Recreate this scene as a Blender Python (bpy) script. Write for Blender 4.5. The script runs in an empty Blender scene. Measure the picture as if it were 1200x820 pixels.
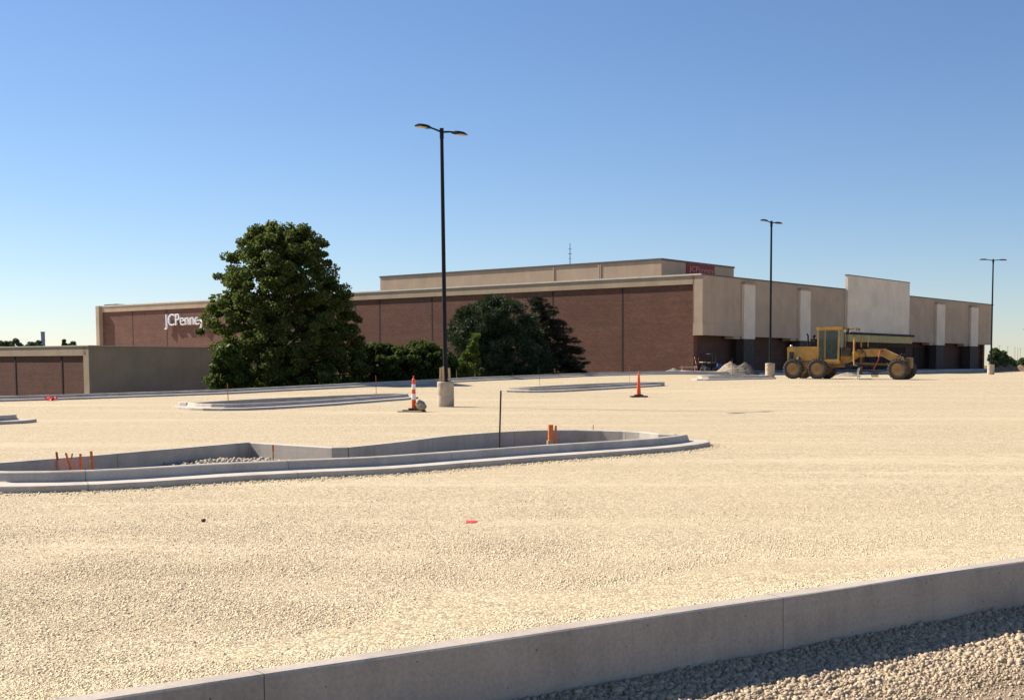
import bpy, bmesh, math, random
import numpy as np
from mathutils import Vector, Matrix, geometry, noise as mnoise

random.seed(7)
RNG = np.random.default_rng(7)
S = bpy.context.scene
C = S.collection
R = math.radians

# ------------------------------------------------------------------ camera
EYE = 1.7
PITCH = R(4.0)
FPX = 1455.0                      # focal length in pixels of the 1200 px wide photograph
PPX, PPY = 700.0, 428.0 + FPX * math.tan(PITCH)
cam_d = bpy.data.cameras.new('camera')
cam = bpy.data.objects.new('camera', cam_d)
C.objects.link(cam)
cam.location = (0, 0, EYE)
cam.rotation_euler = (math.pi / 2 - PITCH, 0, 0)
cam_d.sensor_width = 36
cam_d.sensor_fit = 'HORIZONTAL'
cam_d.lens = FPX / 1200 * 36
cam_d.shift_x = -(PPX - 600) / 1200
cam_d.shift_y = (PPY - 410) / 1200
cam_d.clip_start = 0.1
cam_d.clip_end = 9000
S.camera = cam

# ------------------------------------------------------------------ light
SUN_EL = R(40)
SUN_TRAVEL = Vector((0.892, -0.452, 0)).normalized()      # where shadows point, seen from above
world = bpy.data.worlds.new('World')
S.world = world
world.use_nodes = True
wn = world.node_tree
for n in list(wn.nodes):
    wn.nodes.remove(n)
sky = wn.nodes.new('ShaderNodeTexSky')
sky.sky_type = 'NISHITA'
sky.sun_disc = False
sky.sun_elevation = SUN_EL
sky.sun_rotation = math.atan2(-SUN_TRAVEL.x, -SUN_TRAVEL.y) % (2 * math.pi)
sky.air_density = 1.0
sky.dust_density = 0.1
sky.ozone_density = 4.5
sky.altitude = 200
bg = wn.nodes.new('ShaderNodeBackground')
bg.inputs['Strength'].default_value = 0.062
wo = wn.nodes.new('ShaderNodeOutputWorld')
hs = wn.nodes.new('ShaderNodeHueSaturation')          # a phone camera's richer blue
hs.inputs['Saturation'].default_value = 1.05
tint = wn.nodes.new('ShaderNodeMix')
tint.data_type = 'RGBA'
tint.blend_type = 'MULTIPLY'
tint.inputs[0].default_value = 1.0
tint.inputs[7].default_value = (1.02, 0.985, 1.04, 1)
wn.links.new(sky.outputs[0], hs.inputs['Color'])
wn.links.new(hs.outputs[0], tint.inputs[6])
wn.links.new(tint.outputs[2], bg.inputs[0])
wn.links.new(bg.outputs[0], wo.inputs[0])

sun_d = bpy.data.lights.new('sun', 'SUN')
sun_d.energy = 5.0
sun_d.angle = R(0.53)
sun_d.color = (1.0, 0.91, 0.78)
sun = bpy.data.objects.new('sun', sun_d)
C.objects.link(sun)
sdir = Vector((SUN_TRAVEL.x * math.cos(SUN_EL), SUN_TRAVEL.y * math.cos(SUN_EL), -math.sin(SUN_EL)))
sun.rotation_euler = sdir.to_track_quat('-Z', 'Y').to_euler()
sun.location = (-40, 40, 60)

S.view_settings.view_transform = 'Standard'
S.view_settings.look = 'None'
S.view_settings.gamma = 1
S.view_settings.use_curve_mapping = False
S.view_settings.exposure = 0.9


# ------------------------------------------------------------------ helpers
def ray(px, py):
    xc, yc = (px - PPX) / FPX, (PPY - py) / FPX
    c, s = math.cos(PITCH), math.sin(PITCH)
    return Vector((xc, c + yc * s, yc * c - s))


def at_depth(px, py, d):
    r = ray(px, py)
    return Vector((0, 0, EYE)) + r * (d / r.y)


def at_z(px, py, z):
    r = ray(px, py)
    return Vector((0, 0, EYE)) + r * ((z - EYE) / r.z)


def smooth(a, b, x):
    t = min(1, max(0, (x - a) / (b - a)))
    return t * t * (3 - 2 * t)


ZA = [(-60, 0), (52, 0), (60, .04), (67, .14), (76, .44), (83, .67), (93, .91), (104, 1.03), (113, 1.05), (160, 1.05), (5000, 1.0)]
ZB = [(-60, 0), (50, 0), (60, .16), (68, .46), (78, .72), (90, .82), (100, .84), (126, .80), (156, 1.02), (200, .95), (5000, .95)]


def tz(x, y):
    a = float(np.interp(y, [p[0] for p in ZA], [p[1] for p in ZA]))
    b = float(np.interp(y, [p[0] for p in ZB], [p[1] for p in ZB]))
    s = smooth(4, 13, x)
    z = a * (1 - s) + b * s
    return z


def on_ground(px, py, h=0.0):
    """point of the lot seen at this place of the photograph"""
    lo, hi = 3.0, 400.0
    for d in np.arange(4, 400, 0.5):
        p = at_depth(px, py, d)
        if p.z <= tz(p.x, p.y) + h:
            hi = d
            lo = d - .5
            break
    for _ in range(30):
        m = (lo + hi) / 2
        p = at_depth(px, py, m)
        if p.z <= tz(p.x, p.y) + h:
            hi = m
        else:
            lo = m
    p = at_depth(px, py, hi)
    return Vector((p.x, p.y, tz(p.x, p.y)))


class MB:
    def __init__(self):
        self.v, self.f, self.sm, self.ch = [], [], [], []

    def add(self, vs, fs, smooth_=False, M=None):
        o = len(self.v)
        self.ch.append((o, len(self.f)))
        for p in vs:
            p = Vector(p)
            if M is not None:
                p = M @ p
            self.v.append(tuple(p))
        for f in fs:
            self.f.append(tuple(i + o for i in f))
            self.sm.append(smooth_)
        return self

    def box(self, x0, x1, y0, y1, z0, z1, M=None):
        vs = [(x0, y0, z0), (x1, y0, z0), (x1, y1, z0), (x0, y1, z0), (x0, y0, z1), (x1, y0, z1), (x1, y1, z1), (x0, y1, z1)]
        return self.add(vs, [(0, 3, 2, 1), (4, 5, 6, 7), (0, 1, 5, 4), (1, 2, 6, 5), (2, 3, 7, 6), (3, 0, 4, 7)], M=M)

    def bbox(self, x0, x1, y0, y1, z0, z1, b=.02, M=None, seg=2):
        bm = bmesh.new()
        bmesh.ops.create_cube(bm, size=1)
        for v in bm.verts:
            v.co = Vector(((x0 + x1) / 2 + v.co.x * (x1 - x0), (y0 + y1) / 2 + v.co.y * (y1 - y0), (z0 + z1) / 2 + v.co.z * (z1 - z0)))
        bmesh.ops.bevel(bm, geom=list(bm.edges), offset=b, segments=seg, affect='EDGES', profile=.5)
        bm.verts.index_update()
        self.add([v.co.copy() for v in bm.verts], [[v.index for v in f.verts] for f in bm.faces], M=M)
        bm.free()
        return self

    def prism(self, pts, axis, a, b, M=None):
        """pts: 2-D outline (the two other axes in order), extruded along axis from a to b"""
        def mk(u, v, w):
            return {'x': (w, u, v), 'y': (u, w, v), 'z': (u, v, w)}[axis]
        n = len(pts)
        vs = [mk(u, v, a) for u, v in pts] + [mk(u, v, b) for u, v in pts]
        fs = [tuple(range(n))[::-1], tuple(range(n, 2 * n))] + [(i, (i + 1) % n, n + (i + 1) % n, n + i) for i in range(n)]
        return self.add(vs, fs, M=M)

    def tube(self, pts, radii, n=8, caps=True, M=None, smooth_=True):
        pts = [Vector(p) for p in pts]
        if not hasattr(radii, '__len__'):
            radii = [radii] * len(pts)
        vs, fs = [], []
        ref = None
        for i, p in enumerate(pts):
            t = (pts[min(i + 1, len(pts) - 1)] - pts[max(i - 1, 0)]).normalized()
            if ref is None:
                ref = t.orthogonal().normalized()
            ref = (ref - t * ref.dot(t))
            if ref.length < 1e-5:
                ref = t.orthogonal()
            ref.normalize()
            b = t.cross(ref)
            for k in range(n):
                a = 2 * math.pi * k / n
                vs.append(p + (ref * math.cos(a) + b * math.sin(a)) * radii[i])
        for i in range(len(pts) - 1):
            for k in range(n):
                fs.append((i * n + k, i * n + (k + 1) % n, (i + 1) * n + (k + 1) % n, (i + 1) * n + k))
        self.add(vs, fs, smooth_, M)
        if caps:
            self.add(vs[:n], [tuple(range(n))[::-1]], False, M)
            self.add(vs[-n:], [tuple(range(n))], False, M)
        return self

    def lathe(self, prof, n=24, axis='z', c=(0, 0, 0), M=None, smooth_=True):
        vs, fs = [], []
        for (r, h) in prof:
            for k in range(n):
                a = 2 * math.pi * k / n
                u, w = r * math.cos(a), r * math.sin(a)
                p = {'z': (u, w, h), 'y': (u, h, w), 'x': (h, u, w)}[axis]
                vs.append((p[0] + c[0], p[1] + c[1], p[2] + c[2]))
        for i in range(len(prof) - 1):
            for k in range(n):
                q = (i * n + k, i * n + (k + 1) % n, (i + 1) * n + (k + 1) % n, (i + 1) * n + k)
                fs.append(q)
        fs.append(tuple(range(n))[::-1])
        fs.append(tuple(range((len(prof) - 1) * n, len(prof) * n)))
        return self.add(vs, fs, smooth_, M)

    def each(self, name, mat, parent=None):
        """every shape that was added becomes an object of its own"""
        ch = self.ch + [(len(self.v), len(self.f))]
        for (v0, f0), (v1, f1) in zip(ch[:-1], ch[1:]):
            q = MB()
            q.v = self.v[v0:v1]
            q.f = [tuple(i - v0 for i in f) for f in self.f[f0:f1]]
            q.sm = self.sm[f0:f1]
            q.build(name, mat, parent)

    def build(self, name, mat, parent=None, fix=True):
        me = bpy.data.meshes.new(name)
        me.from_pydata(self.v, [], self.f)
        me.polygons.foreach_set('use_smooth', self.sm)
        if fix:
            bm = bmesh.new()
            bm.from_mesh(me)
            bmesh.ops.recalc_face_normals(bm, faces=bm.faces)
            bm.to_mesh(me)
            bm.free()
        me.materials.append(mat)
        o = bpy.data.objects.new(name, me)
        C.objects.link(o)
        if parent:
            o.parent = parent
        return o


def tag(o, label=None, cat=None, group=None, kind=None):
    if label:
        o['label'] = label
    if cat:
        o['category'] = cat
    if group:
        o['group'] = group
    if kind:
        o['kind'] = kind
    return o


def empty(name, loc, rz, label, cat, group=None):
    o = bpy.data.objects.new(name, None)
    o.empty_display_size = .3
    C.objects.link(o)
    o.location = loc
    o.rotation_euler = (0, 0, rz)
    return tag(o, label, cat, group)


def copy_tree(o, parent=None):
    c = o.copy()
    C.objects.link(c)
    if parent:
        c.parent = parent
    for ch in list(o.children):
        copy_tree(ch, c)
    return c


# ------------------------------------------------------------------ materials
class NT:
    def __init__(self, name):
        self.m = bpy.data.materials.new(name)
        self.m.use_nodes = True
        self.t = self.m.node_tree
        self.b = self.t.nodes['Principled BSDF']
        self.out = self.t.nodes['Material Output']

    def n(self, kind, **kw):
        nd = self.t.nodes.new('ShaderNode' + kind)
        for k, v in kw.items():
            if k.startswith('i_'):
                nd.inputs[k[2:].replace('_', ' ')].default_value = v
            else:
                setattr(nd, k, v)
        return nd

    def l(self, a, b):
        self.t.links.new(a, b)

    def math(self, op, a, b=None, c=None):
        nd = self.n('Math', operation=op)
        for i, v in enumerate((a, b, c)):
            if v is None:
                continue
            if isinstance(v, (int, float)):
                nd.inputs[i].default_value = v
            else:
                self.l(v, nd.inputs[i])
        return nd.outputs[0]

    def coord(self, kind='Object', scale=None):
        tc = self.n('TexCoord')
        o = tc.outputs[kind]
        if scale:
            mp = self.n('Mapping')
            mp.inputs['Scale'].default_value = scale
            self.l(o, mp.inputs['Vector'])
            o = mp.outputs[0]
        return o

    def noise(self, vec, scale, detail=4, rough=.55):
        nd = self.n('TexNoise')
        nd.inputs['Scale'].default_value = scale
        nd.inputs['Detail'].default_value = detail
        nd.inputs['Roughness'].default_value = rough
        self.l(vec, nd.inputs['Vector'])
        return nd.outputs['Fac']

    def ramp(self, fac, stops):
        nd = self.n('ValToRGB')
        els = nd.color_ramp.elements
        while len(els) < len(stops):
            els.new(.5)
        for e, (p, c) in zip(els, stops):
            e.position = p
            e.color = (*c, 1) if len(c) == 3 else c
        self.l(fac, nd.inputs[0])
        return nd.outputs[0]

    def mix(self, fac, a, b, mode='MIX'):
        nd = self.n('Mix', data_type='RGBA', blend_type=mode)
        for i, v in ((0, fac), (6, a), (7, b)):
            if isinstance(v, (int, float)):
                nd.inputs[i].default_value = v
            elif isinstance(v, tuple):
                nd.inputs[i].default_value = (*v, 1)
            else:
                self.l(v, nd.inputs[i])
        return nd.outputs[2]

    def color(self, c):
        self.l(c, self.b.inputs['Base Color'])

    def bump(self, h, strength=.5, dist=.01, prev=None):
        nd = self.n('Bump')
        nd.inputs['Strength'].default_value = strength
        nd.inputs['Distance'].default_value = dist
        self.l(h, nd.inputs['Height'])
        if prev is not None:
            self.l(prev, nd.inputs['Normal'])
        self.l(nd.outputs[0], self.b.inputs['Normal'])
        return nd.outputs[0]


def simple(name, col, rough=.7, var=.25, scale=6, metal=0, bump=0, spec=.4, dirt=None):
    t = NT(name)
    v = t.coord('Object')
    f = t.noise(v, scale, 6)
    lo = tuple(c * (1 - var) for c in col)
    hi = tuple(min(1, c * (1 + var)) for c in col)
    c = t.ramp(f, [(.3, lo), (.7, hi)])
    if dirt:
        f2 = t.noise(v, scale * .35, 7, .7)
        c = t.mix(t.ramp(f2, [(.48, (0, 0, 0)), (.68, (1, 1, 1))]), c, dirt)
    t.color(c)
    t.b.inputs['Roughness'].default_value = rough
    t.b.inputs['Metallic'].default_value = metal
    t.b.inputs['Specular IOR Level'].default_value = spec
    if bump:
        t.bump(t.noise(v, scale * 6, 4), bump, .01)
    return t.m


def mat_concrete(name, col=(.40, .375, .345), joint=3.0, jw=.0014):
    t = NT(name)
    v = t.coord('Object')
    f = t.noise(v, 1.3, 7, .65)
    c = t.ramp(f, [(.25, tuple(x * .70 for x in col)), (.5, col), (.75, tuple(x * 1.14 for x in col))])
    f2 = t.noise(v, 45, 3)
    c = t.mix(.18, c, t.ramp(f2, [(.35, (.18, .17, .16)), (.65, (.62, .6, .57))]), 'OVERLAY')
    # bug holes left by the formwork
    vo = t.n('TexVoronoi')
    vo.inputs['Scale'].default_value = 14
    t.l(v, vo.inputs['Vector'])
    hole = t.math('LESS_THAN', vo.outputs['Distance'], .09)
    keep = t.math('GREATER_THAN', t.noise(v, 9, 2), .53)
    hole = t.math('MULTIPLY', hole, keep)
    c = t.mix(hole, c, tuple(x * .35 for x in col))
    sv = t.coord('Object', (5, 5, .5))
    c = t.mix(t.ramp(t.noise(sv, 1.0, 5, .65), [(.5, (0, 0, 0)), (.75, (.35, .35, .35))]), c, tuple(x * .55 for x in col))
    lv = t.coord('Object', (.6, .6, 14))
    c = t.mix(t.ramp(t.noise(lv, 1.0, 4, .6), [(.55, (0, 0, 0)), (.72, (.22, .22, .22))]), c, tuple(min(.8, x * 1.3) for x in col))
    # contraction joints along the run (uv.x is metres along the kerb)
    uv = t.n('UVMap')
    sp = t.n('SeparateXYZ')
    t.l(uv.outputs[0], sp.inputs[0])
    fr = t.math('ABSOLUTE', t.math('SUBTRACT', t.math('FRACT', t.math('DIVIDE', sp.outputs[0], joint)), .5))
    jn = t.math('LESS_THAN', fr, jw)
    c = t.mix(jn, c, tuple(x * .25 for x in col))
    t.color(c)
    t.b.inputs['Roughness'].default_value = .9
    t.b.inputs['Specular IOR Level'].default_value = .2
    h = t.math('ADD', t.math('MULTIPLY', f2, .35), t.math('MULTIPLY', t.math('ADD', hole, jn), -1.5))
    t.bump(t.math('ADD', h, t.math('MULTIPLY', f, 1.5)), .5, .006)
    return t.m


def mat_gravel(name, base=(.66, .55, .375), stone=34.0, dirt=(.49, .385, .255), amount=.5, pack=.5):
    t = NT(name)
    v = t.coord('Object')
    vo = t.n('TexVoronoi')
    vo.inputs['Scale'].default_value = stone
    t.l(v, vo.inputs['Vector'])
    ve = t.n('TexVoronoi', feature='DISTANCE_TO_EDGE')
    ve.inputs['Scale'].default_value = stone
    t.l(v, ve.inputs['Vector'])
    sep = t.n('SeparateColor')
    t.l(vo.outputs['Color'], sep.inputs[0])
    big = t.noise(v, .09, 6, .6)
    stv = t.coord('Object', (.05, .35, .2))
    streak = t.noise(stv, 1.0, 6, .62)
    fine = t.noise(v, 3.0, 6, .65)
    tone = t.ramp(sep.outputs[0], [(0, tuple(x * .55 for x in base)), (.3, tuple(x * .86 for x in base)), (.7, tuple(x * 1.04 for x in base)), (1, tuple(min(.9, x * 1.35) for x in base))])
    gap = t.ramp(ve.outputs['Distance'], [(0, (.22, .19, .15)), (.13, (.95, .95, .95)), (1, (1, 1, 1))])
    loose = t.mix(1.0, tone, gap, 'MULTIPLY')
    finer = t.ramp(t.noise(v, 70, 3, .6), [(.3, tuple(x * .74 for x in base)), (.7, tuple(x * 1.08 for x in base))])
    pk = t.math('ADD', t.math('MULTIPLY', fine, .5), t.math('MULTIPLY', streak, .9))
    packf = t.ramp(pk, [(.86 - pack * .3, (0, 0, 0)), (1.08 - pack * .3, (.8, .8, .8))])
    c = t.mix(packf, loose, finer)
    c = t.mix(t.ramp(big, [(.40, (0, 0, 0)), (.72, (amount, amount, amount))]), c, dirt)
    c = t.mix(t.ramp(streak, [(.56, (0, 0, 0)), (.75, (amount * .55,) * 3)]), c, dirt)
    # wheel tracks: long thin scuffs across the lot
    mp = t.n('Mapping')
    mp.inputs['Rotation'].default_value = (0, 0, R(-14))
    mp.inputs['Scale'].default_value = (.055, 1.3, .2)
    t.l(v, mp.inputs[0])
    track = t.noise(mp.outputs[0], 1.0, 5, .55)
    c = t.mix(t.ramp(track, [(.53, (0, 0, 0)), (.65, (amount * .95,) * 3)]), c, tuple(x * .9 for x in dirt))
    c = t.mix(t.ramp(track, [(.28, (.22, .22, .22)), (.42, (0, 0, 0))]), c, tuple(min(.8, x * 1.16) for x in base))
    t.color(c)
    t.b.inputs['Roughness'].default_value = .95
    t.b.inputs['Specular IOR Level'].default_value = .1
    hs = t.math('MINIMUM', ve.outputs['Distance'], .25)
    n1 = t.bump(t.math('MULTIPLY', streak, 1.0), .25, .08)
    n2 = t.bump(t.math('ADD', t.math('MULTIPLY', fine, .6), 0), .2, .03, n1)
    t.bump(t.math('ADD', t.math('MULTIPLY', hs, 3.0), t.math('MULTIPLY', sep.outputs[1], .9)), .42, .012, n2)
    return t.m


def mat_stone(name, base):
    t = NT(name)
    at = t.n('Attribute', attribute_name='tone')
    c = t.ramp(at.outputs['Fac'], [(0, tuple(x * .7 for x in base)), (.3, tuple(x * .9 for x in base)), (.7, base), (1, tuple(min(.85, x * 1.22) for x in base))])
    t.color(c)
    t.b.inputs['Roughness'].default_value = .95
    t.b.inputs['Specular IOR Level'].default_value = .1
    return t.m


def mat_brick(name, c1=(.175, .074, .050), c2=(.115, .050, .036), mortar=(.17, .115, .09)):
    t = NT(name)
    sp = t.n('SeparateXYZ')
    t.l(t.coord('Object'), sp.inputs[0])
    cb = t.n('CombineXYZ')
    t.l(t.math('ADD', sp.outputs[0], sp.outputs[1]), cb.inputs[0])
    t.l(sp.outputs[2], cb.inputs[1])
    br = t.n('TexBrick')
    t.l(cb.outputs[0], br.inputs['Vector'])
    br.inputs['Color1'].default_value = (*c1, 1)
    br.inputs['Color2'].default_value = (*c2, 1)
    br.inputs['Mortar'].default_value = (*mortar, 1)
    br.inputs['Scale'].default_value = 1
    br.inputs['Brick Width'].default_value = .30
    br.inputs['Row Height'].default_value = .10
    br.inputs['Mortar Size'].default_value = .010
    mp = t.n('Mapping')
    mp.inputs['Scale'].default_value = (.10, 2.2, 1)
    t.l(cb.outputs[0], mp.inputs[0])
    band = t.noise(mp.outputs[0], 1.0, 5, .6)
    c = t.mix(.32, br.outputs['Color'], t.ramp(band, [(.3, (.30, .28, .27)), (.7, (.66, .66, .68))]), 'OVERLAY')
    blot = t.noise(cb.outputs[0], .5, 5)
    c = t.mix(.35, c, t.ramp(blot, [(.3, (.36, .34, .33)), (.7, (.62, .62, .62))]), 'OVERLAY')
    t.color(c)
    t.b.inputs['Roughness'].default_value = .9
    t.b.inputs['Specular IOR Level'].default_value = .2
    t.bump(br.outputs['Fac'], .2, -.01)
    return t.m


def mat_stucco(name, col, streaks=.25):
    t = NT(name)
    v = t.coord('Object')
    f = t.noise(v, .45, 6, .6)
    c = t.ramp(f, [(.3, tuple(x * .86 for x in col)), (.7, tuple(x * 1.08 for x in col))])
    sv = t.coord('Object', (1.6, 1.6, .12))
    st = t.noise(sv, 1.0, 6, .7)
    c = t.mix(t.ramp(st, [(.5, (0, 0, 0)), (.78, (streaks,) * 3)]), c, tuple(x * .45 for x in col))
    t.color(c)
    t.b.inputs['Roughness'].default_value = .92
    t.b.inputs['Specular IOR Level'].default_value = .15
    t.bump(t.noise(v, 30, 3), .25, .008)
    return t.m


def mat_leaf(name, dark, light, trans=.25):
    t = NT(name)
    at = t.n('Attribute', attribute_name='tone')
    c = t.ramp(at.outputs['Fac'], [(0, dark), (.7, tuple((a + b) / 2 for a, b in zip(dark, light))), (1, light)])
    t.color(c)
    t.b.inputs['Roughness'].default_value = .6
    t.b.inputs['Specular IOR Level'].default_value = .12
    tr = t.n('BsdfTranslucent')
    t.l(t.mix(.5, c, (.16, .22, .03)), tr.inputs['Color'])
    mx = t.n('MixShader')
    mx.inputs[0].default_value = trans
    t.l(t.b.outputs[0], mx.inputs[1])
    t.l(tr.outputs[0], mx.inputs[2])
    t.l(mx.outputs[0], t.out.inputs[0])
    return t.m


def mat_glass(name, col=(.035, .075, .068)):
    t = NT(name)
    t.b.inputs['Base Color'].default_value = (*col, 1)
    t.b.inputs['Roughness'].default_value = .08
    t.b.inputs['Specular IOR Level'].default_value = .6
    t.b.inputs['Alpha'].default_value = .38
    return t.m


M_concrete = mat_concrete('concrete', (.43, .375, .32), 3.75, .0008)
M_concrete_old = mat_concrete('concrete_island', (.50, .45, .39), 3.0)
M_gravel = mat_gravel('gravel_sheet')
M_soil = mat_gravel('soil_sheet', (.30, .24, .165), 22, (.16, .12, .085), .5, .2)
M_dirt = mat_gravel('dirt_sheet', (.38, .295, .205), 45, (.27, .20, .135), .6, .9)
M_stone = mat_stone('gravel_stone', (.68, .57, .395))
M_rubble = mat_stone('rubble_stone', (.46, .365, .255))
M_ground = mat_gravel('far_ground', (.22, .20, .11), 8, (.12, .13, .05), .8, .6)
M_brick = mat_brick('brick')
M_brick_shaded = mat_brick('brick_shaded', (.12, .06, .045), (.085, .045, .035), (.12, .09, .08))  # recessed front brick, the overhang's shade put into darker colours
M_tan = mat_stucco('tan_stucco', (.45, .335, .235))
M_tan_panel = mat_stucco('tan_panel', (.47, .355, .26), .2)
M_light = mat_stucco('light_stucco', (.74, .63, .51), .08)
M_entry = mat_stucco('entry_stucco', (.80, .68, .54), .05)
M_lowwall = mat_stucco('painted_block', (.50, .345, .23), .25)
M_sheath = simple('yellow_sheathing', (.50, .40, .17), .8, .15, 2)
M_cap = simple('metal_cap', (.10, .08, .07), .5, .1, 2)
M_capl = simple('pale_metal_cap', (.62, .56, .48), .5, .1, 2)
M_joint = simple('joint_sealant', (.035, .022, .02), .9, .1, 2)
M_roof = simple('roof_membrane', (.30, .28, .25), .9, .2, 1)
M_col = simple('dark_column', (.055, .044, .038), .8, .2, 2)
M_letter = simple('white_letter', (.85, .85, .86), .4, .03, 3)
M_red = simple('red_banner', (.24, .018, .025), .6, .1, 2)
M_pink = simple('banner_letter', (.50, .24, .22), .6, .05, 2)
M_black = simple('black_paint', (.010, .011, .016), .6, .2, 6, spec=.2)
M_lens_lit = simple('lamp_lens_lit', (.62, .52, .42), .3, .05, 6)  # pale tan lens, light thrown up from the ground put into its colour
M_base = simple('form_concrete', (.50, .41, .31), .95, .16, 5, bump=.5, dirt=(.34, .27, .20))
M_wood = simple('raw_wood', (.50, .36, .22), .85, .25, 9)
M_wood_or = simple('orange_painted_wood', (.80, .17, .02), .7, .2, 12)
M_rust = simple('rusty_steel', (.075, .045, .032), .85, .3, 12)
M_pipe = simple('orange_conduit', (.78, .22, .05), .5, .12, 8)
M_redst = simple('faded_red_stake', (.42, .10, .05), .7, .2, 9)
M_orange = simple('orange_plastic', (.85, .085, .015), .45, .08, 8)
M_white_r = simple('white_sheeting', (.82, .80, .78), .4, .05, 8)
M_rubber = simple('black_rubber', (.022, .021, .020), .85, .25, 6, dirt=(.12, .095, .07))
M_tyre = simple('dusty_tyre', (.05, .045, .04), .95, .3, 5, dirt=(.14, .115, .09))
M_yellow = simple('yellow_machine_paint', (.52, .285, .06), .6, .2, 2.5, dirt=(.27, .18, .09), bump=.05)
M_yellow_shade = simple('worn_shaded_yellow', (.25, .14, .045), .7, .3, 4, dirt=(.11, .075, .045))  # worn machine yellow, darkened with underside shade put into the colour
M_rim = simple('dusty_rim', (.33, .19, .07), .75, .35, 6, dirt=(.16, .10, .06))
M_steel = simple('greasy_steel', (.05, .045, .042), .6, .3, 6, metal=.3, dirt=(.13, .10, .07))
M_blade = simple('polished_blade', (.45, .42, .38), .35, .2, 5, metal=.6)
M_glass = mat_glass('cab_glass')
M_seat = simple('black_vinyl', (.02, .02, .022), .6, .1, 6)
M_chrome = simple('bright_metal', (.7, .68, .64), .3, .1, 6, metal=.7)
M_lampg = simple('headlamp_glass', (.8, .78, .72), .2, .05, 6)
M_trunk = simple('bark', (.07, .05, .038), .95, .35, 8, bump=.6)
M_leaf = mat_leaf('leaf_linden', (.036, .054, .014), (.19, .215, .06), .38)
M_leaf2 = mat_leaf('leaf_shrub', (.026, .044, .011), (.10, .135, .03), .24)
M_leaf3 = mat_leaf('leaf_sapling', (.05, .085, .014), (.14, .19, .03), .3)
M_needle = mat_leaf('needle_pine', (.018, .034, .018), (.06, .095, .045), .08)
M_needle2 = mat_leaf('needle_worn', (.022, .024, .016), (.060, .062, .036), .05)
M_far = mat_leaf('leaf_far', (.09, .12, .065), (.16, .19, .10), .3)
M_pile = mat_gravel('pile_gravel', (.44, .37, .27), 12, (.30, .24, .17), .5, .5)
M_grey = simple('grey_cladding', (.30, .33, .38), .6, .08, .02)
M_fbld = simple('far_building', (.16, .18, .21), .7, .1, .05)
M_blue = simple('blue_plastic', (.03, .09, .22), .5, .1, 5)
M_para = simple('red_fluorescent', (.9, .05, .06), .6, .1, 9)
M_rock = simple('broken_rock', (.30, .26, .20), .95, .3, 8, bump=.6)

# ------------------------------------------------------------------ ground sheets
U = Vector((.614, .789, 0)).normalized()       # along the shop front
W = Vector((-U.y, U.x, 0))                       # along the long brick side
COR = Vector((9.5, 113.3, 0))                    # near corner of the store
BROT = math.atan2(U.y, U.x)

KD = Vector((.813, .582, 0)).normalized()        # direction of the near kerb
KN = Vector((KD.y, -KD.x, 0))                    # towards the camera
K0 = Vector((-.523, 7.52, 0))                    # far top edge of the near kerb
kerb_back = [Vector((-75, -1.2, 0)), Vector((-27.8, 57.8, 0)), Vector((8.6, 104, 0)), Vector((8.6, 104, 0)) + U * 110]


def round_corner(pts, i, r, n=8):
    a, p, b = pts[i - 1], pts[i], pts[i + 1]
    d1, d2 = (a - p).normalized(), (b - p).normalized()
    s, e = p + d1 * r, p + d2 * r
    out = []
    for k in range(n + 1):
        t = k / n
        out.append(s * (1 - t) ** 2 + p * 2 * t * (1 - t) + e * t * t)
    return pts[:i] + out + pts[i + 1:]


kerb_back = round_corner(kerb_back, 2, 3.0)


def resample(pts, step, closed):
    pts = [Vector((p[0], p[1], 0)) for p in pts]
    if closed:
        pts = pts + [pts[0]]
    out = []
    for a, b in zip(pts[:-1], pts[1:]):
        n = max(1, int(round((b - a).length / step)))
        for k in range(n):
            out.append(a.lerp(b, k / n))
    if not closed:
        out.append(pts[-1])
    return out


def offset_path(path, o, closed):
    n = len(path)
    res = []
    for i, p in enumerate(path):
        a = path[(i - 1) % n] if (closed or i > 0) else None
        b = path[(i + 1) % n] if (closed or i < n - 1) else None
        t1 = (p - a).normalized() if a is not None else None
        t2 = (b - p).normalized() if b is not None else None
        if t1 is None:
            t1 = t2
        if t2 is None:
            t2 = t1
        n1, n2 = Vector((t1.y, -t1.x, 0)), Vector((t2.y, -t2.x, 0))
        m = (n1 + n2)
        m = m / max(.5, m.length ** 2 / 2) if m.length > 1e-4 else n1
        res.append(p + m * o)
    return res


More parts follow.
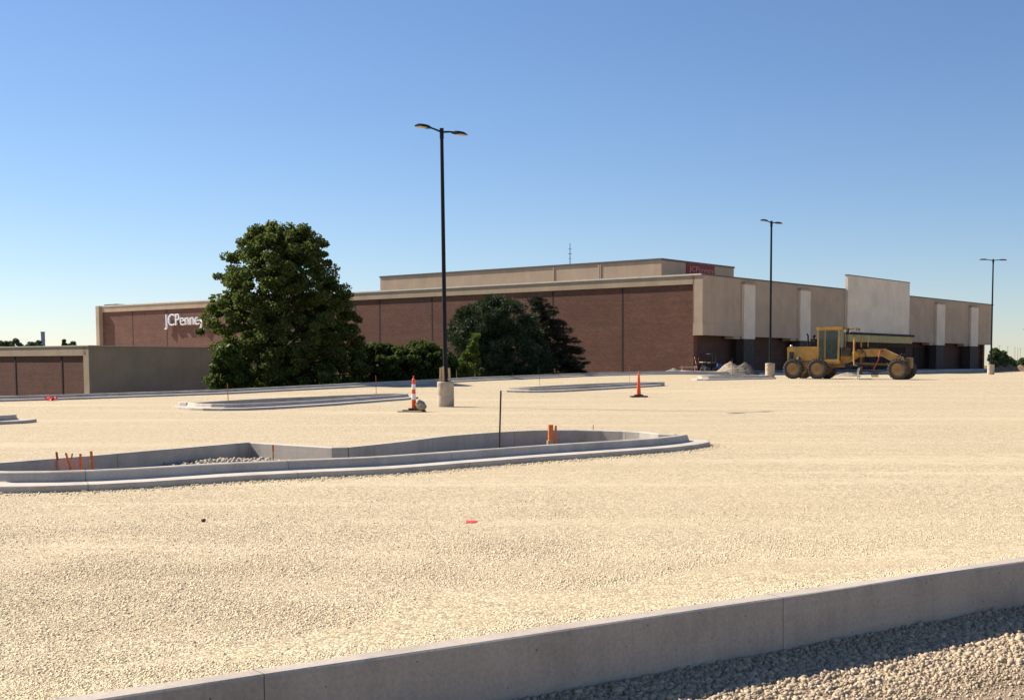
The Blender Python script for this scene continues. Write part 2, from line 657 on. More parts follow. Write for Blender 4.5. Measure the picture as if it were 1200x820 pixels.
def sweep(name, path, profile, mat, closed, zfun=tz, wob=.004, phase=0.0):
    """profile: (offset to the right of travel, height above the lot)"""
    n, m = len(path), len(profile)
    offs = [offset_path(path, o, closed) for o, _ in profile]
    vs, fs, uvs = [], [], []
    s = phase
    ss = []
    for i, p in enumerate(path):
        if i:
            s += (p - path[i - 1]).length
        ss.append(s)
        zb = zfun(p.x, p.y)
        for j in range(m):
            q = offs[j][i]
            w = mnoise.noise(Vector((q.x * .7, q.y * .7, j * 3.1))) * wob
            vs.append((q.x + w, q.y + w, zb + profile[j][1] + w))
    L = s
    rng = range(n) if closed else range(n - 1)
    for i in rng:
        i2 = (i + 1) % n
        for j in range(m - 1):
            fs.append((i * m + j, i2 * m + j, i2 * m + j + 1, i * m + j + 1))
            s0 = ss[i]
            s1 = ss[i2] if i2 else L + (path[0] - path[-1]).length
            uvs += [(s0, j), (s1, j), (s1, j + 1), (s0, j + 1)]
    if not closed:
        fs.append(tuple(range(m)))
        uvs += [(0.3, 0)] * m
        fs.append(tuple((n - 1) * m + j for j in range(m))[::-1])
        uvs += [(0.3, 0)] * m
    me = bpy.data.meshes.new(name)
    me.from_pydata(vs, [], fs)
    uv = me.uv_layers.new(name='UVMap')
    uv.data.foreach_set('uv', [c for p in uvs for c in p])
    me.materials.append(mat)
    bm = bmesh.new()
    bm.from_mesh(me)
    bmesh.ops.recalc_face_normals(bm, faces=bm.faces)
    bm.to_mesh(me)
    bm.free()
    o = bpy.data.objects.new(name, me)
    C.objects.link(o)
    return o


def poly_area(p):
    return sum(a.x * b.y - b.x * a.y for a, b in zip(p, p[1:] + p[:1])) / 2


def catmull(pts, n=5):
    out = []
    P = [pts[0]] + pts + [pts[-1]]
    for i in range(1, len(P) - 2):
        p0, p1, p2, p3 = P[i - 1:i + 3]
        for k in range(n):
            t = k / n
            out.append(.5 * ((2 * p1) + (p2 - p0) * t + (2 * p0 - 5 * p1 + 4 * p2 - p3) * t * t + (3 * p1 - p0 - 3 * p2 + p3) * t ** 3))
    out.append(pts[-1])
    return out


def island_path(front_px, back_px, close_left=None, top=.245, inset=.45, zf=None):
    """front_px: foot of the gutter left to right; back_px: kerb top on the far side, left to right. Returns the kerb face line, clockwise outward = right"""
    F = [on_ground(*p) for p in front_px]
    F = [Vector((p.x, p.y + inset * 1.05, 0)) for p in F]
    B = []
    for p in back_px:
        q = on_ground(p[0], p[1], top)           # the kerb top stands above the lot
        B.append(Vector((q.x, q.y + .16, 0)))
    path = F + B[::-1]
    return path


def chaikin(pts, it=2, keep=()):
    for _ in range(it):
        out = []
        n = len(pts)
        for i in range(n):
            a, b = pts[i], pts[(i + 1) % n]
            out += [a.lerp(b, .25), a.lerp(b, .75)]
        pts = out
    return pts


ISL_PROFILE = [(-.15, -.4), (-.15, .23), (-.135, .245), (-.03, .245), (-.005, .23), (.03, .12), (.06, .104), (.45, .09), (.46, .08), (.46, -.25)]

# near island, with the jog in its far side
A_front = [(-60, 578), (40, 578), (147, 573), (235, 566), (335, 561), (440, 556), (512, 550), (620, 541), (704, 535), (758, 531), (795, 527), (814, 522.5)]
A_back = [(-60, 546), (0, 542), (117, 532.5), (200, 525.5), (289, 518), (291, 518), (396, 524.5), (398, 524.5), (440, 520.5), (512, 511.5), (560, 507.5), (600, 505), (650, 503.3), (710, 504), (760, 506), (788, 509.5)]
B_front = [(205, 477.5), (218, 480), (235, 481), (262, 482), (330, 478.5), (400, 473.8), (455, 469.5), (483, 467)]
B_back = [(218, 472.5), (262, 469), (330, 466), (400, 463), (450, 461), (474, 461.2)]
C_front = [(590, 459), (612, 460.3), (640, 460), (690, 457.5), (740, 454.5), (780, 452)]
C_back = [(600, 454.5), (640, 452), (690, 449.6), (740, 447.8), (765, 447.4), (776, 448)]
D_front = [(-120, 503), (-60, 500), (0, 497), (18, 495)]
D_back = [(-120, 492), (-60, 489.5), (0, 486.5), (8, 486.8)]
E_front = [(832, 445), (850, 446), (880, 445.4), (900, 444.6), (914, 443.9)]
E_back = [(842, 441.6), (865, 439.8), (890, 439), (906, 439), (913, 440)]

islands = []
for nm, fr, bk, lab in (
        ('A', A_front, A_back, 'large near concrete kerb ring with notched far side, holding orange stakes and conduit'),
        ('B', B_front, B_back, 'long concrete kerb ring in front of the big round leafy tree'),
        ('C', C_front, C_back, 'concrete kerb ring behind the plain orange post, before the brick wall'),
        ('D', D_front, D_back, 'concrete kerb ring cut off by the left edge of the photo'),
        ('E', E_front, E_back, 'far concrete kerb ring beside the rear wheels of the yellow grader')):
    path = island_path(fr, bk)
    if nm == 'E':
        f1, f2 = on_ground(836, 445.8), on_ground(906, 444.2)
        f1.z = f2.z = 0
        u = (f2 - f1).normalized()
        w = Vector((-u.y, u.x, 0))
        path = [f1 + w * .45, f2 + w * .45, f2 + w * 1.2 + u * .5, f2 + w * 2.8 + u * .3, f1 + w * 2.8 - u * .2, f1 + w * 1.2 - u * .6]
    if nm != 'A':
        path = chaikin(path, 1)
    if poly_area(path) < 0:
        path = path[::-1]
    # counter-clockwise: outward is to the right of travel
    if nm == 'A':
        path = resample(path, .5, True)
        path = [path[i - 1].lerp(path[i], .5).lerp(path[i].lerp(path[(i + 1) % len(path)], .5), .5) for i in range(len(path))]
    else:
        path = resample(path, .6, True)
        for _ in range(2):
            path = [(path[i - 1] + path[i] * 2 + path[(i + 1) % len(path)]) / 4 for i in range(len(path))]
    islands.append((nm, path))
    o = sweep('kerb_ring', path, ISL_PROFILE, M_concrete_old, True)
    tag(o, lab, 'kerb', 'concrete kerb rings around planting islands')

lot_poly = [K0 + KD * -45, K0 + KD * 60, Vector((130, 60, 0)), Vector((130, 230, 0)), kerb_back[-1]] + kerb_back[::-1][1:]
lot_poly = [Vector((p.x, p.y, 0)) for p in lot_poly]


def inside(x, y, poly):
    r = False
    n = len(poly)
    j = n - 1
    for i in range(n):
        a, b = poly[i], poly[j]
        if (a.y > y) != (b.y > y) and x < (b.x - a.x) * (y - a.y) / (b.y - a.y) + a.x:
            r = not r
        j = i
    return r


def sheet(name, outer, holes, zf, step, mat, x0, x1, y0, y1):
    verts, edges = [], []
    loops = [resample(outer, step * 1.5, True)] + holes
    for lp in loops:
        o = len(verts)
        verts += [Vector((p.x, p.y)) for p in lp]
        edges += [(o + i, o + (i + 1) % len(lp)) for i in range(len(lp))]
    y = y0
    while y <= y1:
        x = x0
        st = step if y < 60 else step * 1.6
        while x <= x1:
            if inside(x, y, outer):
                verts.append(Vector((x + random.uniform(-.2, .2) * st, y + random.uniform(-.2, .2) * st)))
            x += st
        y += st
    vo, eo, fo, *_ = geometry.delaunay_2d_cdt(verts, edges, [], 0, 1e-4)
    fs = []
    for f in fo:
        cx = sum(vo[i].x for i in f) / len(f)
        cy = sum(vo[i].y for i in f) / len(f)
        if inside(cx, cy, outer) and not any(inside(cx, cy, h) for h in holes):
            fs.append(f)
    me = bpy.data.meshes.new(name)
    me.from_pydata([(p.x, p.y, zf(p.x, p.y)) for p in vo], [], fs)
    me.polygons.foreach_set('use_smooth', [True] * len(fs))
    me.materials.append(mat)
    o = bpy.data.objects.new(name, me)
    C.objects.link(o)
    bm = bmesh.new()
    bm.from_mesh(me)
    bmesh.ops.recalc_face_normals(bm, faces=bm.faces)
    for v in [v for v in bm.verts if not v.link_faces]:
        bm.verts.remove(v)
    if bm.faces and sum(f.normal.z for f in bm.faces) < 0:
        bmesh.ops.reverse_faces(bm, faces=bm.faces)
    bm.to_mesh(me)
    bm.free()
    return o


def lot_z(x, y):
    w = mnoise.noise(Vector((x * .25, y * .5, 0))) * .007 + mnoise.noise(Vector((x * .9, y * .9, 5))) * .004
    d = (Vector((x, y, 0)) - K0).dot(-KN)
    return tz(x, y) + w + .05 * max(0, 1 - d / .8)     # a little higher where it was raked against the near kerb


tag(sheet('gravel_lot', lot_poly, [p for _, p in islands], lot_z, 1.4, M_gravel, -70, 130, -20, 230), kind='structure')

for nm, path in islands:
    ins = offset_path(path, -.10, True)
    xs, ys = [p.x for p in ins], [p.y for p in ins]

    def soil_z(x, y, nm=nm):
        m = 0
        if nm == 'A':
            c = at_z(275, 541, 0)
            m = .11 * math.exp(-(((x - c.x) / 1.5) ** 2 + ((y - c.y) / 1.1) ** 2))
        return tz(x, y) - .10 + m + mnoise.noise(Vector((x * 1.2, y * 1.2, 3))) * .05
    st = .5 if nm == 'A' else 1.0
    tag(sheet('island_soil', ins, [], soil_z, st, M_soil, min(xs), max(xs), min(ys), max(ys)), kind='structure')


def dirt_z(x, y):
    d = (Vector((x, y, 0)) - K0).dot(KN)
    return -.265 - .17 * min(d, .62) - .07 * max(0, d - .62) + mnoise.noise(Vector((x * 1.5, y * 1.5, 9))) * .02


dirt_poly = [K0 + KD * -12 + KN * .17, K0 + KD * 25 + KN * .17, K0 + KD * 25 + KN * 14, K0 + KD * -12 + KN * 14]
dirt_poly = [Vector((p.x, p.y, 0)) for p in dirt_poly]
tag(sheet('dirt_strip', dirt_poly, [], dirt_z, .35, M_dirt, -16, 32, -14, 22), kind='structure')


# ground all round, under the lot and away to the horizon
def gz(x, y):
    if inside(x, y, lot_poly):
        return min(tz(x, y) - .45, -.6 if y < 30 else 9)
    if y < 20:
        return -1.2
    d = (Vector((x, y, 0)) - kerb_back[1]).dot(Vector((-(U.x) * 0 - .786, .618, 0)))
    f = smooth(12, -28, x) * smooth(0, 14, d)
    z = tz(x, y) - .25
    z = z * (1 - f) + (-2.3) * f
    far = smooth(170, 320, y)
    return z * (1 - far) + .6 * far


gx = sorted(set([-4500, -2500, -1500, -900, -600, -400, -280, -200] + list(range(-150, 151, 5)) + [200, 280, 400, 600, 900, 1500, 2500, 4500]))
gy = sorted(set([-300, -150, -60] + list(range(-30, 241, 5)) + [270, 320, 400, 520, 700, 1000, 1500, 2500, 5000]))
gv = [(x, y, gz(x, y)) for y in gy for x in gx]
gf = [(j * len(gx) + i, j * len(gx) + i + 1, (j + 1) * len(gx) + i + 1, (j + 1) * len(gx) + i) for j in range(len(gy) - 1) for i in range(len(gx) - 1)]
g = MB()
g.v, g.f, g.sm = gv, gf, [True] * len(gf)
tag(g.build('ground', M_ground, fix=False), kind='structure')

# pavement between the shop-front kerb and the store
pv, pf = [], []
kline = offset_path(kerb_back, -.17, False)
for i, p in enumerate(kline[2:]):
    t = max(-2.0, (p - COR).dot(U))
    q = COR + U * t + W * .8
    pv += [(p.x, p.y, tz(p.x, p.y) + .27), (q.x, q.y, tz(p.x, p.y) + .31)]
n = len(pv) // 2
pf = [(2 * i, 2 * i + 2, 2 * i + 3, 2 * i + 1) for i in range(n - 1)]
m = MB()
m.v, m.f, m.sm = pv, pf, [False] * len(pf)
tag(m.build('pavement', M_concrete_old), kind='structure')

o = sweep('kerb', resample(kerb_back, 1.0, False), ISL_PROFILE, M_concrete_old, False)
tag(o, 'long pale concrete kerb along the far edge of the gravel, before trees and store', 'kerb')
near_prof = [(0, -.6), (0, .055), (-.012, .075), (-.03, .082), (-.165, .082), (-.178, .072), (-.182, .055), (-.19, -.7)]
near_path = resample([K0 + KD * 27, K0 + KD * -14], .35, False)
near_prof = [(o_ * -1 - 0, z_) for o_, z_ in near_prof]
o = sweep('kerb', near_path, [(-a, b) for a, b in near_prof], M_concrete, False, zfun=lambda x, y: 0, wob=.006, phase=-.51 + 37.5)
tag(o, 'thick concrete kerb crossing the bottom of the photo, its shaded back facing us', 'kerb')
NEAR_KERB = o


# ------------------------------------------------------------------ loose stones (stuff)
def stones(name, pts, sizes, mat, seed, flat=.7):
    rng = np.random.default_rng(seed)
    n = len(pts)
    base = np.array([[-1, -1, -1], [1, -1, -1], [1, 1, -1], [-1, 1, -1], [-1, -1, 1], [1, -1, 1], [1, 1, 1], [-1, 1, 1]], float) * .5
    v = base[None] * (1 + rng.uniform(-.45, .35, (n, 8, 3)))
    v *= rng.uniform(.6, 1.25, (n, 1, 3)) * np.array([1, 1, flat])
    q = rng.normal(size=(n, 4))
    q /= np.linalg.norm(q, axis=1, keepdims=True)
    w, x, y, z = q.T
    Rm = np.stack([1 - 2 * (y * y + z * z), 2 * (x * y - z * w), 2 * (x * z + y * w), 2 * (x * y + z * w), 1 - 2 * (x * x + z * z), 2 * (y * z - x * w), 2 * (x * z - y * w), 2 * (y * z + x * w), 1 - 2 * (x * x + y * y)], 1).reshape(n, 3, 3)
    v = np.einsum('nij,nkj->nki', Rm, v) * sizes[:, None, None]
    v += pts[:, None, :]
    faces = np.array([[0, 3, 2, 1], [4, 5, 6, 7], [0, 1, 5, 4], [1, 2, 6, 5], [2, 3, 7, 6], [3, 0, 4, 7]])
    f = (faces[None] + (np.arange(n) * 8)[:, None, None]).reshape(-1)
    me = bpy.data.meshes.new(name)
    me.vertices.add(n * 8)
    me.vertices.foreach_set('co', v.reshape(-1).astype(np.float32))
    nf = n * 6
    me.loops.add(nf * 4)
    me.loops.foreach_set('vertex_index', f.astype(np.int32))
    me.polygons.add(nf)
    me.polygons.foreach_set('loop_start', (np.arange(nf) * 4).astype(np.int32))
    me.polygons.foreach_set('loop_total', np.full(nf, 4, np.int32))
    at = me.attributes.new('tone', 'FLOAT', 'POINT')
    at.data.foreach_set('value', np.repeat(np.clip(rng.normal(.55, .22, n), 0, 1), 8).astype(np.float32))
    me.update(calc_edges=True)
    me.materials.append(mat)
    o = bpy.data.objects.new(name, me)
    C.objects.link(o)
    return o


def seen(x, y, margin=.05):
    return y > 3 and (-.481 - margin) < x / y < (.3436 + margin)


pts, sz = [], []
tries = 0
while len(pts) < 240000:
    # even over the picture, so that the far stones thin out
    y = 5.0 / (1 - random.random() * (1 - 5.0 / 20.0))
    u = random.uniform(-.95, .75)
    if random.random() > smooth(-.95, -.5, u) * (1 - smooth(.37, .75, u)):
        continue
    x = u * y
    if random.random() > min(1, y / 9.0):
        continue
    d = (Vector((x, y, 0)) - K0).dot(-KN)
    if d < .01:
        continue
    dens = .52 + .22 * mnoise.noise(Vector((x * .16, y * .3, 2))) + .2 * mnoise.noise(Vector((x * .9, y * 1.6, 4))) + .4 * max(0, 1 - d / 1.6)
    dens *= 1 - smooth(9.5, 19, y)
    if random.random() > dens:
        continue
    s = .006 + .0085 * random.random() ** 1.6 + (.008 if random.random() < .04 else 0)
    pts.append((x, y, lot_z(x, y) - s * .08))
    sz.append(s)
tag(stones('gravel', np.array(pts), np.array(sz), M_stone, 1, .6), kind='stuff')

pts, sz = [], []
while len(pts) < 105000:
    t = random.uniform(-6, 15)
    d = .19 + abs(random.gauss(.1, 1.0)) if random.random() < .75 else random.uniform(.19, 4.5)
    p = K0 + KD * t + KN * d
    if not seen(p.x, p.y, .1 + .7 * random.random()) or p.y < 3.5:
        continue
    near = math.exp(-((d - .6) / .65) ** 2)
    s = .006 + .024 * random.random() ** 2.6 * (.4 + near) + (.026 * random.random() if random.random() < .025 else 0)
    pts.append((p.x, p.y, dirt_z(p.x, p.y) + s * .08))
    sz.append(s)
tag(stones('rubble', np.array(pts), np.array(sz), M_rubble, 2, .8), kind='stuff')

Apath = islands[0][1]
c = at_z(275, 541, 0)
pts, sz = [], []
while len(pts) < 1500:
    if random.random() < .65:
        x, y = c.x + random.gauss(0, 1.2), c.y + random.gauss(0, .75)
    else:
        x, y = random.uniform(-12, 2), random.uniform(17, 26)
    if not inside(x, y, offset_path(Apath, -.2, True)) if len(pts) % 50 == 0 else not inside(x, y, Apath):
        continue
    s = .02 + .05 * random.random() ** 2.5
    z = tz(x, y) - .10 + .11 * math.exp(-(((x - c.x) / 1.5) ** 2 + ((y - c.y) / 1.1) ** 2))
    pts.append((x, y, z + s * .2))
    sz.append(s)
tag(stones('rubble', np.array(pts), np.array(sz), mat_stone('fill_stone', (.40, .345, .275)), 3, .8), kind='stuff')
# crumbs of gravel kicked up against the foot of the near island
pts, sz = [], []
Af = offset_path(Apath, .47, True)
for _ in range(5500):
    i = random.randrange(len(Af))
    p = Af[i].lerp(Af[(i + 1) % len(Af)], random.random())
    nrm = (Af[(i + 1) % len(Af)] - Af[i]).normalized()
    nrm = Vector((nrm.y, -nrm.x, 0))
    q = p + nrm * abs(random.gauss(0, .22))
    s = .010 + .018 * random.random() ** 2
    pts.append((q.x, q.y, tz(q.x, q.y) + .006))
    sz.append(s)
tag(stones('gravel', np.array(pts), np.array(sz), M_stone, 4), kind='stuff')


# ------------------------------------------------------------------ the store
def hit_x(px, py, lx):
    """local (y, z) on the plane local x = lx of the store"""
    r = ray(px, py)
    o = Vector((0, 0, EYE)) - COR
    t = (lx - o.dot(U)) / r.dot(U)
    p = o + r * t
    return p.dot(W), p.z


def hit_y(px, py, ly):
    r = ray(px, py)
    o = Vector((0, 0, EYE)) - COR
    t = (ly - o.dot(W)) / r.dot(W)
    p = o + r * t
    return p.dot(U), p.z


def text_mesh(body, height, name, mat, parent, M, depth, width=None, bold=0.0):
    cu = bpy.data.curves.new(name, 'FONT')
    cu.body = body
    cu.size = 1
    cu.extrude = .5
    cu.offset = bold
    to = bpy.data.objects.new(name, cu)
    C.objects.link(to)
    dg = bpy.context.evaluated_depsgraph_get()
    me = bpy.data.meshes.new_from_object(to.evaluated_get(dg))
    bpy.data.objects.remove(to)
    xs = [v.co.x for v in me.vertices]
    cap = .73
    sx = width / (max(xs) - min(xs)) if width else height / cap
    for v in me.vertices:
        v.co = M @ Vector(((v.co.x - min(xs)) * sx, v.co.y * height / cap, v.co.z * depth))
    me.materials.clear()
    me.materials.append(mat)
    o = bpy.data.objects.new(name, me)
    C.objects.link(o)
    o.parent = parent
    return o


store = empty('store_building', COR, BROT, 'long brown brick and tan department store behind the gravel lot', 'building')
ROOF = hit_x(818, 321.5, 0)[1]
YEND = hit_x(119.5, 357, 0)[0]
XEND = hit_y(1162.5, 357, 0)[0]
FB = hit_x(812, 333, 0)[1]                     # underside of the tan fascia
PB = hit_y(822, 392, 0)[1]                     # underside of the overhanging tan panel
print('store', ROOF, YEND, XEND, FB, PB)
RET = hit_x(813.5, 360, -.12)[0]               # how far the tan panel wraps the corner
LY = hit_x(300, 400, 0)[0]

m = MB().box(0, .6, 0.9, YEND, -4, ROOF - .3)
m.build('brick_wall', M_brick, store)
m = MB().box(-.14, .5, RET, YEND, FB, ROOF - .08)
m.build('fascia', M_tan, store)
m = MB().box(-.22, .6, 0.0, YEND, ROOF - .08, ROOF + .06)
m.build('parapet_cap', M_capl, store)
# tan overhanging panel on the front, wrapping the corner
ENX0, ENX1 = hit_y(993.5, 350, -.48)[0], hit_y(1066, 350, -.48)[0]
m = MB().box(-.14, ENX0 + .3, -.14, .9, PB, ROOF - .08).box(ENX1 - .3, XEND, -.14, .9, PB, ROOF - .08)
m.box(-.14, .6, .9, RET, PB, ROOF - .08)
m.each('overhang_panel', M_tan_panel, store)
bz = PB + 1.0
m = MB().box(-.22, ENX0 - .2, -.22, -.143, PB - .06, bz).box(-.22, -.143, -.143, RET + .05, PB - .06, bz)
m.each('moulding', M_tan_panel, store)
m = MB().box(0.0, ENX0 + .2, -.2, .7, ROOF - .08, ROOF + .04).box(ENX1 - .2, XEND + .08, -.2, .7, ROOF - .08, ROOF + .04)
m.each('parapet_cap', M_cap, store)
m = MB().box(.1, XEND - .1, 1.3, 1.9, -3, PB + .4)
m.build('front_wall', M_brick_shaded, store)
# dark glazed shop-front bays between the columns
for a, b in ((956, 990), (1000, 1060), (1070, 1098)):
    x0, z1 = hit_y(a, 404, 1.3)
    x1, _ = hit_y(b, 404, 1.3)
    w = MB().box(x0, x1, 1.22, 1.28, 1.3, PB - .6).build('boarded_window', M_joint, store)
    fr = MB()
    k = max(2, int((x1 - x0) / 1.8))
    for i in range(k + 1):
        xx = x0 + (x1 - x0) * i / k
        fr.box(xx - .04, xx + .04, 1.16, 1.215, 1.3, PB - .6)
    fr.each('mullion', M_col, w)
m = MB().box(.5, XEND - .05, .75, YEND - .3, ROOF - .6, ROOF - .4)
m.build('roof', M_roof, store)
m = MB().box(XEND - .6, XEND, .9, YEND * .9, -3, ROOF - .3).box(.6, XEND - .6, YEND - .6, YEND - .02, -3, ROOF - .3)
m.each('rear_wall', M_brick, store)
# control joints down the brick
for px in (155.5, 195.5, 416.5, 445, 506.5, 648, 729.5):
    y, _ = hit_x(px, 380, 0)
    MB().box(-.012, .0, y - .09, y + .09, -3, FB - .01).build('control_joint', M_joint, store)
# end pier
MB().box(-.58, .3, YEND - .1, YEND + .7, -3, ROOF + .02).build('end_pier', M_tan, store)
# pilasters
for a, b, t in ((872.5, 885.5, 333), (938.5, 950.5, 340), (1098.5, 1108, 356), (1138.5, 1147, 360)):
    x0, zt = hit_y(a, t, -.45)
    x1, _ = hit_y(b, t, -.45)
    x0 += .0
    p = MB().bbox(x0, x1, -.45, -.143, PB - .28, zt, .02).build('pilaster', M_light, store)
    MB().bbox(x0 - .06, x1 + .10, -.53, -.143, zt + .004, zt + .16, .02).build('cap', M_tan, p)
    MB().bbox(x0 + .08, x1 - .02, -.38, .5, 0, PB - .284, .02).build('column', M_col, store)
    MB().box(x0 - 1.4, x0 - .07, -.1, .85, PB - .3, PB - .004).build('soffit_box', M_tan, store)
# raised entrance panel and the bare yellow sheathing under it
zt = hit_y(993.5, 322.5, -.48)[1]
zb = hit_y(993.5, 389, -.48)[1]
ep = MB().box(ENX0, ENX1, -.48, -.145, zb, zt).build('entrance_panel', M_entry, store)
MB().box(ENX0 - .04, ENX1 + .04, -.52, -.11, zt + .003, zt + .09).build('cap', M_cap, ep)
MB().box(ENX0 - .1, ENX1 + 1.0, -.75, .6, zb - .25, zb - .004).build('drip_edge', M_black, ep)
zs = hit_y(1020, 401, -.66)[1]
MB().box(ENX0 - .1, ENX1 + .5, -.66, .6, zs, zb - .254).build('sheathing_band', M_sheath, store)

# penthouse set back on the roof
PX, PY = 5.0, 8.0
ptop = hit_x(775, 303.5, PX)[1]
py1 = hit_x(445.5, 323, PX)[0]
px1 = hit_y(860, 312, PY)[0]
ph = MB().box(PX, px1, PY, py1, ROOF - 1.5, ptop - .1).build('penthouse', M_tan, store)
MB().box(PX - .08, px1 + .08, PY - .08, py1 + .08, ptop - .097, ptop + .08).build('roof_edge', M_cap, ph)
mm = MB()
for px in (649, 702, 703.8):
    y, _ = hit_x(px, 318, PX)
    mm.box(PX - .06, PX - .003, y - .06, y + .06, ROOF - 1, ptop - .12)
mm.each('downpipe', M_tan_panel, ph)
b0, zt = hit_y(805, 308.5, PY - .1)
b1, zb_ = hit_y(837.5, 321, PY - .1)
zt = hit_y(805, 308.3, PY - .1)[1]
ban = MB().box(b0, b1, PY - .1, PY - .003, zt - 1.55, zt).build('banner', M_red, store)
Mx = Matrix(((1, 0, 0, b0 + .35), (0, 0, -1, PY - .13), (0, 1, 0, zt - .76), (0, 0, 0, 1)))
text_mesh('JCPenney', .54, 'lettering', M_pink, ban, Mx, .03, (b1 - b0) - .6)
# white letters on the long side
y0, zc = hit_x(193, 382, -.35)
y1, _ = hit_x(238.5, 380, -.35)
ztop = hit_x(200, 366.8, -.35)[1]
zc = hit_x(200, 381.5, -.35)[1]
Mx = Matrix(((0, 0, -1, -.28), (-1, 0, 0, y0), (0, 1, 0, zc), (0, 0, 0, 1)))
text_mesh('JCPenney', ztop - zc, 'sign_lettering', M_letter, store, Mx, .22, y0 - y1, -.014)
# small rooftop plant box at the far end
yy, zz = hit_x(131, 355, 4)
MB().bbox(3.5, 5.5, yy - 1.6, yy + 1.2, ROOF - .5, ROOF + .55, .05).build('roof_vent', M_cap, store)
# antenna
ay, az = hit_x(668, 307, PX + 2)
ap = COR + U * (PX + 2) + W * ay
ant = empty('roof_antenna', (ap.x, ap.y, ptop), 0, 'thin antenna mast standing on the upper roof of the store', 'antenna')
zt = at_depth(668, 285, ap.y).z
MB().tube([(0, 0, -.4), (0, 0, zt - ptop)], [.05, .03], 6).build('mast', M_steel, ant)
m = MB()
for h, w in ((.55, .2), (.75, .16), (.35, .12)):
    m.tube([(-w, 0, (zt - ptop) * h), (w, 0, (zt - ptop) * h)], .025, 5)
m.each('crossbar', M_steel, ant)

# ------------------------------------------------------------------ lower annexe at left
acor = at_depth(104, 405, 136)
ann = empty('annexe_building', (acor.x, acor.y, 0), BROT, 'low flat-roofed tan and brown annexe at the left, lower than the lettered wall', 'building')
az = acor.z
alen = ((COR - Vector((acor.x, acor.y, 0))).dot(U))
MB().box(0, alen - .03, 0, .4, -4, az - .02).build('block_wall', M_lowwall, ann)
MB().box(0.05, .4, .4, 70, -4, az - .4).build('brick_wall', M_brick, ann)
fas = az - 11.5 / FPX * 136
MB().box(-.12, .35, .402, 70, fas, az - .05).build('fascia', M_tan, ann)
MB().box(-.12, .35, -.12, .98, -4, az - .054).build('corner_pier', M_tan, ann)
MB().box(-.2, alen - .05, -.2, 70, az - .046, az + .05).build('roof', M_capl, ann)


def ann_y(px):
    r = ray(px, 440)
    o_ = Vector((0, 0, EYE)) - Vector((acor.x, acor.y, 0))
    t = (0 - o_.dot(U)) / r.dot(U)
    return (o_ + r * t).dot(W)


for px in (18, 72.5):
    MB().box(-.0, .05 - .003, ann_y(px) - .12, ann_y(px) + .12, -4, fas - .01).build('control_joint', M_joint, ann)


# ------------------------------------------------------------------ trees
def leaf_cards(name, cent, rad, n_per, size, aspect, mat, parent, seed, up=.35, needle=False, outward=None, sparse=1.0):
    rng = np.random.default_rng(seed)
    cent = np.array(cent)
    rad = np.array(rad)
    k = len(cent)
    idx = np.repeat(np.arange(k), n_per)
    n = len(idx)
    d = rng.normal(size=(n, 3))
    d /= np.linalg.norm(d, axis=1, keepdims=True)
    rr = rng.uniform(.25, 1, (n, 1)) ** .6
    P = cent[idx] + d * rr * rad[idx]
    if needle:
        long = d + rng.normal(scale=.35, size=(n, 3))
    else:
        long = rng.normal(size=(n, 3))
        long[:, 2] -= .3
    long /= np.linalg.norm(long, axis=1, keepdims=True)
    nr = rng.normal(size=(n, 3)) * .8 + d * .7
    nr[:, 2] += up
    wv = np.cross(nr, long)
    wv /= np.linalg.norm(wv, axis=1, keepdims=True) + 1e-9
    s = size * rng.uniform(.6, 1.35, (n, 1))
    a = long * s * .5
    b = wv * s * .5 * aspect
    # a leaf: five-sided blade
    V = np.stack([P - a, P - a * .1 + b, P + a * .55 + b * .6, P + a, P + a * .55 - b * .6, P - a * .1 - b], 1)
    me = bpy.data.meshes.new(name)
    me.vertices.add(n * 6)
    me.vertices.foreach_set('co', V.reshape(-1).astype(np.float32))
    me.loops.add(n * 6)
    me.loops.foreach_set('vertex_index', np.arange(n * 6).astype(np.int32))
    me.polygons.add(n)
    me.polygons.foreach_set('loop_start', (np.arange(n) * 6).astype(np.int32))
    me.polygons.foreach_set('loop_total', np.full(n, 6, np.int32))
    at = me.attributes.new('tone', 'FLOAT', 'POINT')
    ct = rng.uniform(-.22, .22, k)
    tn = np.clip(rng.normal(.45, .22, n) + ct[idx], 0, 1)
    at.data.foreach_set('value', np.repeat(tn, 6).astype(np.float32))
    me.update(calc_edges=True)
    me.materials.append(mat)
    o = bpy.data.objects.new(name, me)
    C.objects.link(o)
    o.parent = parent
    return o


def env_clumps(env, n, rng, crad, depth=.85, surf=.42, lift=0):
    """env: (z, xl, xr) rows. Clump centres crowd towards the outside of the crown"""
    zs = [e[0] for e in env]
    cs, rs = [], []
    widths = [e[2] - e[1] for e in env]
    wmax = max(widths)
    while len(cs) < n:
        z = rng.uniform(zs[0], zs[-1])
        xl, xr = np.interp(z, zs, [e[1] for e in env]), np.interp(z, zs, [e[2] for e in env])
        if rng.uniform() > .25 + .75 * (xr - xl) / wmax:
            continue
        a = rng.uniform(0, 2 * math.pi)
        r = rng.uniform() ** surf
        hw = (xr - xl) / 2
        cr = crad * rng.uniform(.65, 1.3)
        k = max(.05, 1 - cr * .75 / max(hw, cr))
        cs.append(((xl + xr) / 2 + math.cos(a) * r * hw * k, math.sin(a) * r * hw * depth * k, z))
        rs.append((cr, cr, cr * rng.uniform(.55, .8)))
    return cs, rs


